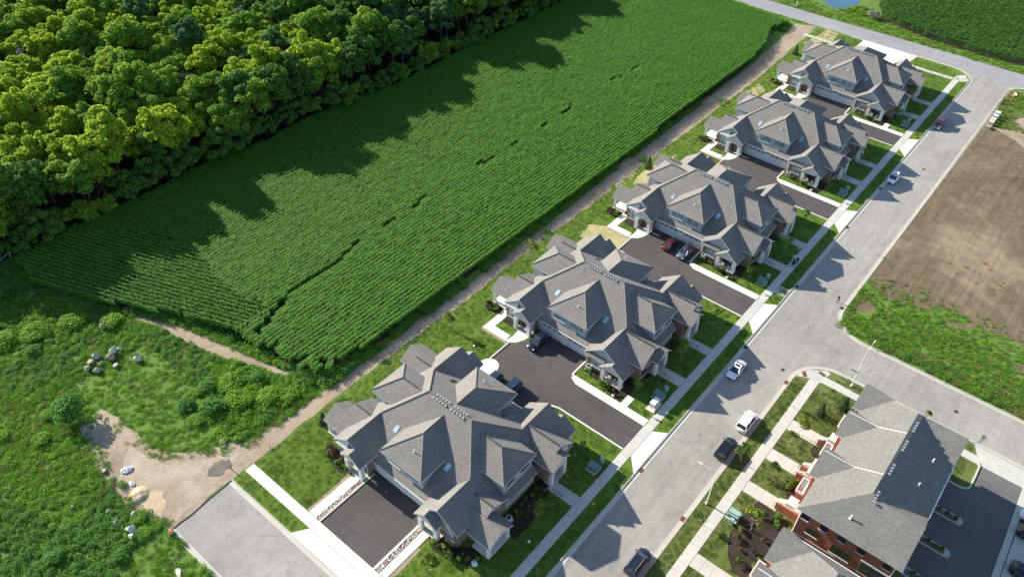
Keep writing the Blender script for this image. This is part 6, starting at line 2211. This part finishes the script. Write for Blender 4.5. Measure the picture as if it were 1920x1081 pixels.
def rock(x, y, z, sx, sy, sz, i, mat, label):
    me = ROCKM[i % 5].copy()
    me.materials.append(MT[mat])
    o = link('boulder', me, None, (x, y, z), i * 1.1, (sx, sy, sz))
    return tag(o, label, 'boulder')


for (x, y, z, a, b_, c, i, m, lb) in ((28.2, 108.6, 0.5, 0.85, 0.8, 0.7, 0, 'rockp', 'large square tan boulder in the middle of the stone group'), (29.2, 109.4, 0.75, 0.75, 0.65, 0.6, 1, 'rockw', 'pale boulder on top of the stone group'), (26.8, 110.6, 0.4, 0.75, 0.75, 0.65, 2, 'rock', 'grey boulder on the upper left of the stone group'),
                                      (25.4, 110.0, 0.35, 0.7, 0.6, 0.5, 3, 'rockp', 'flat tan boulder on the left of the stone group'), (24.4, 109.2, 0.35, 0.65, 0.65, 0.6, 4, 'rock', 'round grey boulder at the lower left of the stone group'), (25.2, 107.6, 0.35, 0.75, 0.6, 0.55, 0, 'rock', 'tan and grey boulder at the bottom of the stone group'),
                                      (26.5, 108.6, 0.3, 0.5, 0.5, 0.4, 1, 'rock', 'small grey stone wedged in the stone group'), (30.3, 109.3, 0.3, 0.55, 0.45, 0.4, 2, 'rockw', 'small pale stone at the upper end of the stone group'), (27.8, 106.3, 0.25, 0.6, 0.5, 0.4, 3, 'rock', 'small grey stone at the right of the stone group'),
                                      (31.0, 104.9, 0.4, 0.7, 0.65, 0.65, 2, 'rockw', 'lone pale pointed boulder right of the stone group'), (31.4, 116.3, 0.55, 0.95, 0.75, 0.75, 1, 'rockp', 'lone pinkish boulder on the weedy mound'), (14.6, 78.6, 0.3, 0.6, 0.55, 0.45, 0, 'rock', 'grey boulder by the sand heap edge'),
                                      (12.2, 79.3, 0.3, 0.6, 0.45, 0.4, 1, 'rockw', 'pale flat boulder in the weeds left of the sand heap'), (13.0, 76.7, 0.35, 0.85, 0.65, 0.5, 2, 'rockw', 'large pale slab boulder below the sand heap'), (12.4, 75.6, 0.3, 0.6, 0.5, 0.5, 4, 'rockw', 'white block boulder below the slab boulder'),
                                      (12.4, 81.8, 0.2, 0.4, 0.35, 0.3, 3, 'rockp', 'small pinkish stone in the weeds left of the sand'), (9.6, 86.2, 0.2, 0.35, 0.35, 0.3, 0, 'rockp', 'small round stone deep in the lower left weeds'), (15.6, 88.4, 0.2, 0.4, 0.35, 0.3, 3, 'rock', 'small brown stone at the edge of the bare dirt'), (13.6, 66.2, 0.1, 0.9, 0.5, 0.18, 4, 'rockw', 'flat white stone on the dry grass at the bottom edge')):
    rock(x, y, z, a, b_, c, i, m, lb)
bm = bmesh.new()
bmesh.ops.create_grid(bm, x_segments=28, y_segments=24, size=1.0)
for v in bm.verts:
    r = v.co.length
    v.co.z = max(0, (1 - r * r)) * 0.5 + 0.12 * math.sin(v.co.x * 7) * math.cos(v.co.y * 6) * max(0, 1 - r) - 0.03
    v.co.x *= 1.7; v.co.y *= 1.5
me = bpy.data.meshes.new('sand_heap'); bm.to_mesh(me); bm.free()
me.materials.append(MT['sand']); me.polygons.foreach_set('use_smooth', [True] * len(me.polygons))
tag(link('sand_heap', me, None, (16.7, 81.0, 0), 0.5), 'heap of orange sand beside the bare dirt', 'sand heap')
sheet('sand_patch', wobble([(16.2, 80.5), (19.2, 79.6), (18.6, 76.8), (16.6, 75.0), (16.0, 77.6)], 0.6, 0.3, 95), 0.03, MT['sand'])


def crumple(name, x, y, sx, sy, h, mat, seed, label, cat):
    rk = random.Random(seed)
    bm = bmesh.new()
    bmesh.ops.create_grid(bm, x_segments=9, y_segments=8, size=1.0)
    for v in bm.verts:
        r = v.co.length
        k = 1 + rk.uniform(-0.15, 0.15)
        v.co.z = max(0.02, h * (1 - r * 0.6) * rk.uniform(0.3, 1.2))
        if r > 1:
            v.co.x /= r; v.co.y /= r
        v.co.x *= sx * k; v.co.y *= sy * k
    me = bpy.data.meshes.new(name); bm.to_mesh(me); bm.free()
    me.materials.append(MT[mat])
    tag(link(name, me, None, (x, y, 0.03), rk.uniform(0, 3)), label, cat)


crumple('plastic_sheet', 17.9, 86.2, 0.85, 0.6, 0.5, 'plastic', 1, 'crumpled white plastic sheet on the bare dirt', 'plastic sheet')
crumple('plastic_sheet', 17.1, 83.5, 0.55, 0.35, 0.35, 'plastic', 2, 'smaller white plastic sheet at the top of the sand heap', 'plastic sheet')
crumple('rubble_heap', 30.0, 79.6, 0.9, 0.5, 0.5, 'rock', 3, 'small heap of grey rubble at the edge of the dirt track', 'rubble')
crumple('flower_clump', 40.2, 37.0, 0.4, 0.5, 0.3, 'plastic', 4, 'clump of white flowers in the right front bed of the nearest townhouse', 'flowers')
T = thing('barrel', 'red and white traffic barrel lying at the end of the dead-end road', 'traffic barrel', (16.3, 72.0, 0.0), 0.4)
b = MB(); b.cyl((0, 0, 0.02), (0, 0, 0.95), 0.32, 0.25, 12); b.build('drum', MT['orange'], T)
b = MB(); b.cyl((0, 0, 0.5), (0, 0, 0.68), 0.3, 0.285, 12); b.build('band', MT['plastic'], T)
b = MB(); b.cyl((0, 0, 0), (0, 0, 0.06), 0.42, 0.42, 12); b.build('base', MT['tyre'], T)
b = MB(); b.cyl((0, 0, 0), (0, 0, 1.1), 0.07, 0.06, 7); tag(b.build('marker_post', MT['wood'], None, (28.0, 74.6, 0)), 'short brown post at the corner of the dead-end kerb', 'post')
b = MB(); b.cyl((0, 0, 0), (0, 0, 0.9), 0.06, 0.05, 7); tag(b.build('marker_post', MT['orange'], None, (34.2, 73.6, 0)), 'short orange stake beside the dirt track', 'post')
for i, (x, y, lb) in enumerate(((241.2 + 8, 86.0, 'pale marker post beside the upper road near the pond'),)):
    b = MB(); b.cyl((0, 0, 0), (0, 0, 1.4), 0.12, 0.1, 8); tag(b.build('marker_post', MT['plastic'], None, (x, y, 0)), lb, 'post')

# pallets of blocks by the kerb of the graded lot
for i, (x, h, nm, lb) in enumerate(((210.8, 0.5, 'timber', 'lowest pallet of tan stone in the row by the kerb'), (213.0, 1.0, 'stonecut', 'second pallet of pale stone in the row by the kerb'), (214.7, 0.95, 'stonecut', 'third pallet of pale stone in the row by the kerb'), (216.6, 1.1, 'stonecut', 'fourth pallet, wrapped white, in the row by the kerb'), (218.6, 1.15, 'plastic', 'far end pallet wrapped in white by the kerb'))):
    T = thing('pallet', lb, 'pallet', (x, 17.3, 0), 0.03 * i, 'pallets of stone by the kerb')
    for j in range(3):
        b = MB(); b.box(-0.7, 0.7, -0.6 + j * 0.5, -0.45 + j * 0.5, 0, 0.1); b.build('runner', MT['timber'], T)
    for j in range(5):
        b = MB(); b.box(-0.7 + j * 0.3, -0.5 + j * 0.3, -0.65, 0.65, 0.102, 0.13); b.build('deck_board', MT['timber'], T)
    for j in range(3):
        for q in range(2):
            b = MB()
            b.box(-0.66 + j * 0.44, -0.26 + j * 0.44, -0.6 + q * 0.6, -0.03 + q * 0.6, 0.132, 0.13 + h * random.uniform(0.9, 1.0)); b.build('block', MT[nm], T)
for i, (x, y, nm, lb) in enumerate(((226.6, 18.2, 'iron', 'dark valve cover by the far kerb, nearer one'), (228.6, 18.2, 'iron', 'dark valve cover by the far kerb, farther one'), (232.2, 16.9, 'orange', 'orange barrier piece by the far kerb'), (233.6, 16.6, 'plastic', 'white barrier piece by the far kerb'))):
    T = thing('roadwork_piece', lb, 'roadwork piece', (x, y, 0), 0.3 * i)
    b = MB(); b.box(-0.6, 0.6, -0.2, 0.2, 0.0, 0.12); b.build('foot', MT['iron'], T)
    b = MB(); b.prism([(-0.5, 0.12), (0.5, 0.12), (0.4, 0.7), (-0.4, 0.7)], 'y', -0.08, 0.08); b.build('panel', MT[nm], T)
for i, (x, y, lb) in enumerate(((63.6, 37.2, 'grey stone ring around a tree pit on the lawn beside the first driveway'), (47.6, 33.4, 'small white irrigation box on the street lawn of the nearest townhouse'), (60.3, 70.4, 'small white cover on the back lawn of the nearest townhouse'), (70.6, 64.2, 'small round drain cover on the lawn left of the second court'))):
    b = MB(); b.box(-0.2, 0.2, -0.16, 0.16, 0, 0.12); b.box(-0.16, 0.16, -0.12, 0.12, 0.121, 0.15)
    tag(b.build('valve_box', MT['plastic' if i else 'rock'], None, (x, y, 0.005), 0.2 * i), lb, 'valve box')


# ================================================================ PEOPLE
def person_mat(name, shirt, legs, hair, skin=(0.45, 0.27, 0.19)):
    q = NM(name, 0.85, 0.2)
    tc = q.n("ShaderNodeTexCoord").outputs["Object"]
    sp = q.n("ShaderNodeSeparateXYZ"); q.l(tc, sp.inputs[0])
    mp = q.n("ShaderNodeMath", operation='DIVIDE'); q.l(sp.outputs[2], mp.inputs[0]); mp.inputs[1].default_value = 1.8
    r = q.n("ShaderNodeValToRGB"); r.color_ramp.interpolation = 'CONSTANT'
    e = r.color_ramp.elements
    e[0].position = 0; e[0].color = (0.05, 0.05, 0.05, 1)
    e[1].position = 0.05; e[1].color = (*legs, 1)
    for p, c in ((0.52, shirt), (0.83, skin), (0.925, hair)):
        k = e.new(p); k.color = (*c, 1)
    q.l(mp.outputs[0], r.inputs[0])
    q.base(r.outputs[0])
    return q.m


def person(x, y, rz, label, mat, stride=0.25, reach=0.0, h=1.75):
    V = [(0, 0, 0.95), (0, 0, 1.15), (0, 0, 1.38), (0, 0, 1.5), (0.02, 0, 1.62), (0.02, 0, 1.73)]
    R = [0.15, 0.135, 0.16, 0.06, 0.1, 0.075]
    E = [(0, 1), (1, 2), (2, 3), (3, 4), (4, 5)]

    def chain(start, pts, rads):
        p = start
        for q_, r_ in zip(pts, rads):
            V.append(q_); R.append(r_); E.append((p, len(V) - 1)); p = len(V) - 1
    for s in (1, -1):
        st = stride * s
        chain(0, [(0, 0.1 * s, 0.88), (st * 0.55, 0.1 * s, 0.5), (st * 0.8 - 0.05, 0.1 * s, 0.09), (st * 0.8 + 0.13, 0.11 * s, 0.04)], [0.1, 0.07, 0.05, 0.045])
        chain(2, [(0, 0.2 * s, 1.4), (-st * 0.4 + reach * 0.3, 0.25 * s, 1.14), (-st * 0.5 + 0.12 + reach, 0.22 * s, 0.95 + reach * 0.3), (-st * 0.5 + 0.18 + reach * 1.2, 0.2 * s, 0.88 + reach * 0.35)], [0.065, 0.05, 0.04, 0.035])
    me = bpy.data.meshes.new('person')
    me.from_pydata(V, E, [])
    me.materials.append(mat)
    o = link('person', me, None, (x, y, 0.045), rz)
    o.scale = (h / 1.8,) * 3
    bm = bmesh.new(); bm.from_mesh(me)
    lay = bm.verts.layers.skin.verify()
    for v, r_ in zip(bm.verts, R):
        v[lay].radius = (r_, r_)
    bm.verts.ensure_lookup_table()
    bm.verts[0][lay].use_root = True
    bm.to_mesh(me); bm.free()
    o.modifiers.new('skin', 'SKIN')
    m = o.modifiers.new('sub', 'SUBSURF'); m.levels = m.render_levels = 1
    return tag(o, label, 'person')


p = person(123.9, 20.3, 2.4, 'person in black clothes walking in the street near the weedy corner', person_mat('clothes_black', (0.012, 0.012, 0.014), (0.015, 0.015, 0.017), (0.012, 0.01, 0.01)), 0.35)
p.location.z = RZ + 0.01
person(129.5, 31.8, PI, 'person in white top and dark trousers on the sidewalk by the third townhouse', person_mat('clothes_white', (0.7, 0.7, 0.72), (0.02, 0.02, 0.025), (0.03, 0.02, 0.015)), 0.3, 0.2)
person(129.2, 31.0, PI, 'person all in black on the street side of the sidewalk by the third townhouse', person_mat('clothes_dark', (0.015, 0.015, 0.02), (0.012, 0.012, 0.015), (0.02, 0.015, 0.01)), 0.3)
person(132.6, 32.3, PI, 'person in pale teal clothes and white cap farther up the sidewalk', person_mat('clothes_teal', (0.3, 0.42, 0.42), (0.2, 0.3, 0.3), (0.75, 0.75, 0.75)), 0.2)
T = thing('stroller', 'black stroller on the sidewalk in front of the people', 'stroller', (128.3, 31.3, 0.045), PI)
b = MB(); b.prism([(-0.3, 0.45), (0.35, 0.4), (0.4, 0.62), (-0.1, 0.7), (-0.35, 1.0)], 'y', -0.24, 0.24); b.build('seat', MT['black'], T)
b = MB(); b.tube([(-0.35, -0.22, 1.0), (-0.62, -0.22, 1.05), (-0.62, 0.22, 1.05), (-0.35, 0.22, 1.0)], 0.02, 5); b.build('handle', MT['steel'], T)
b = MB(); b.prism([(-0.35, 1.0), (-0.15, 1.18), (0.15, 1.05), (0.05, 0.95), (-0.12, 1.05), (-0.3, 0.92)], 'y', -0.25, 0.25); b.build('hood', MT['black'], T)
for (wx, wy) in ((-0.3, 0.26), (-0.3, -0.26), (0.35, 0.18), (0.35, -0.18)):
    b = MB(); b.cyl((wx, wy - 0.02, 0.15), (wx, wy + 0.02, 0.15), 0.15, 0.15, 10); b.build('wheel', MT['tyre'], T)
b = MB()
for s in (1, -1):
    b.tube([(-0.3, 0.24 * s, 0.15), (-0.05, 0.22 * s, 0.5)], 0.015, 5); b.tube([(0.35, 0.16 * s, 0.15), (0.1, 0.2 * s, 0.5)], 0.015, 5)
b.build('frame', MT['steel'], T)

bpy.context.view_layer.update()
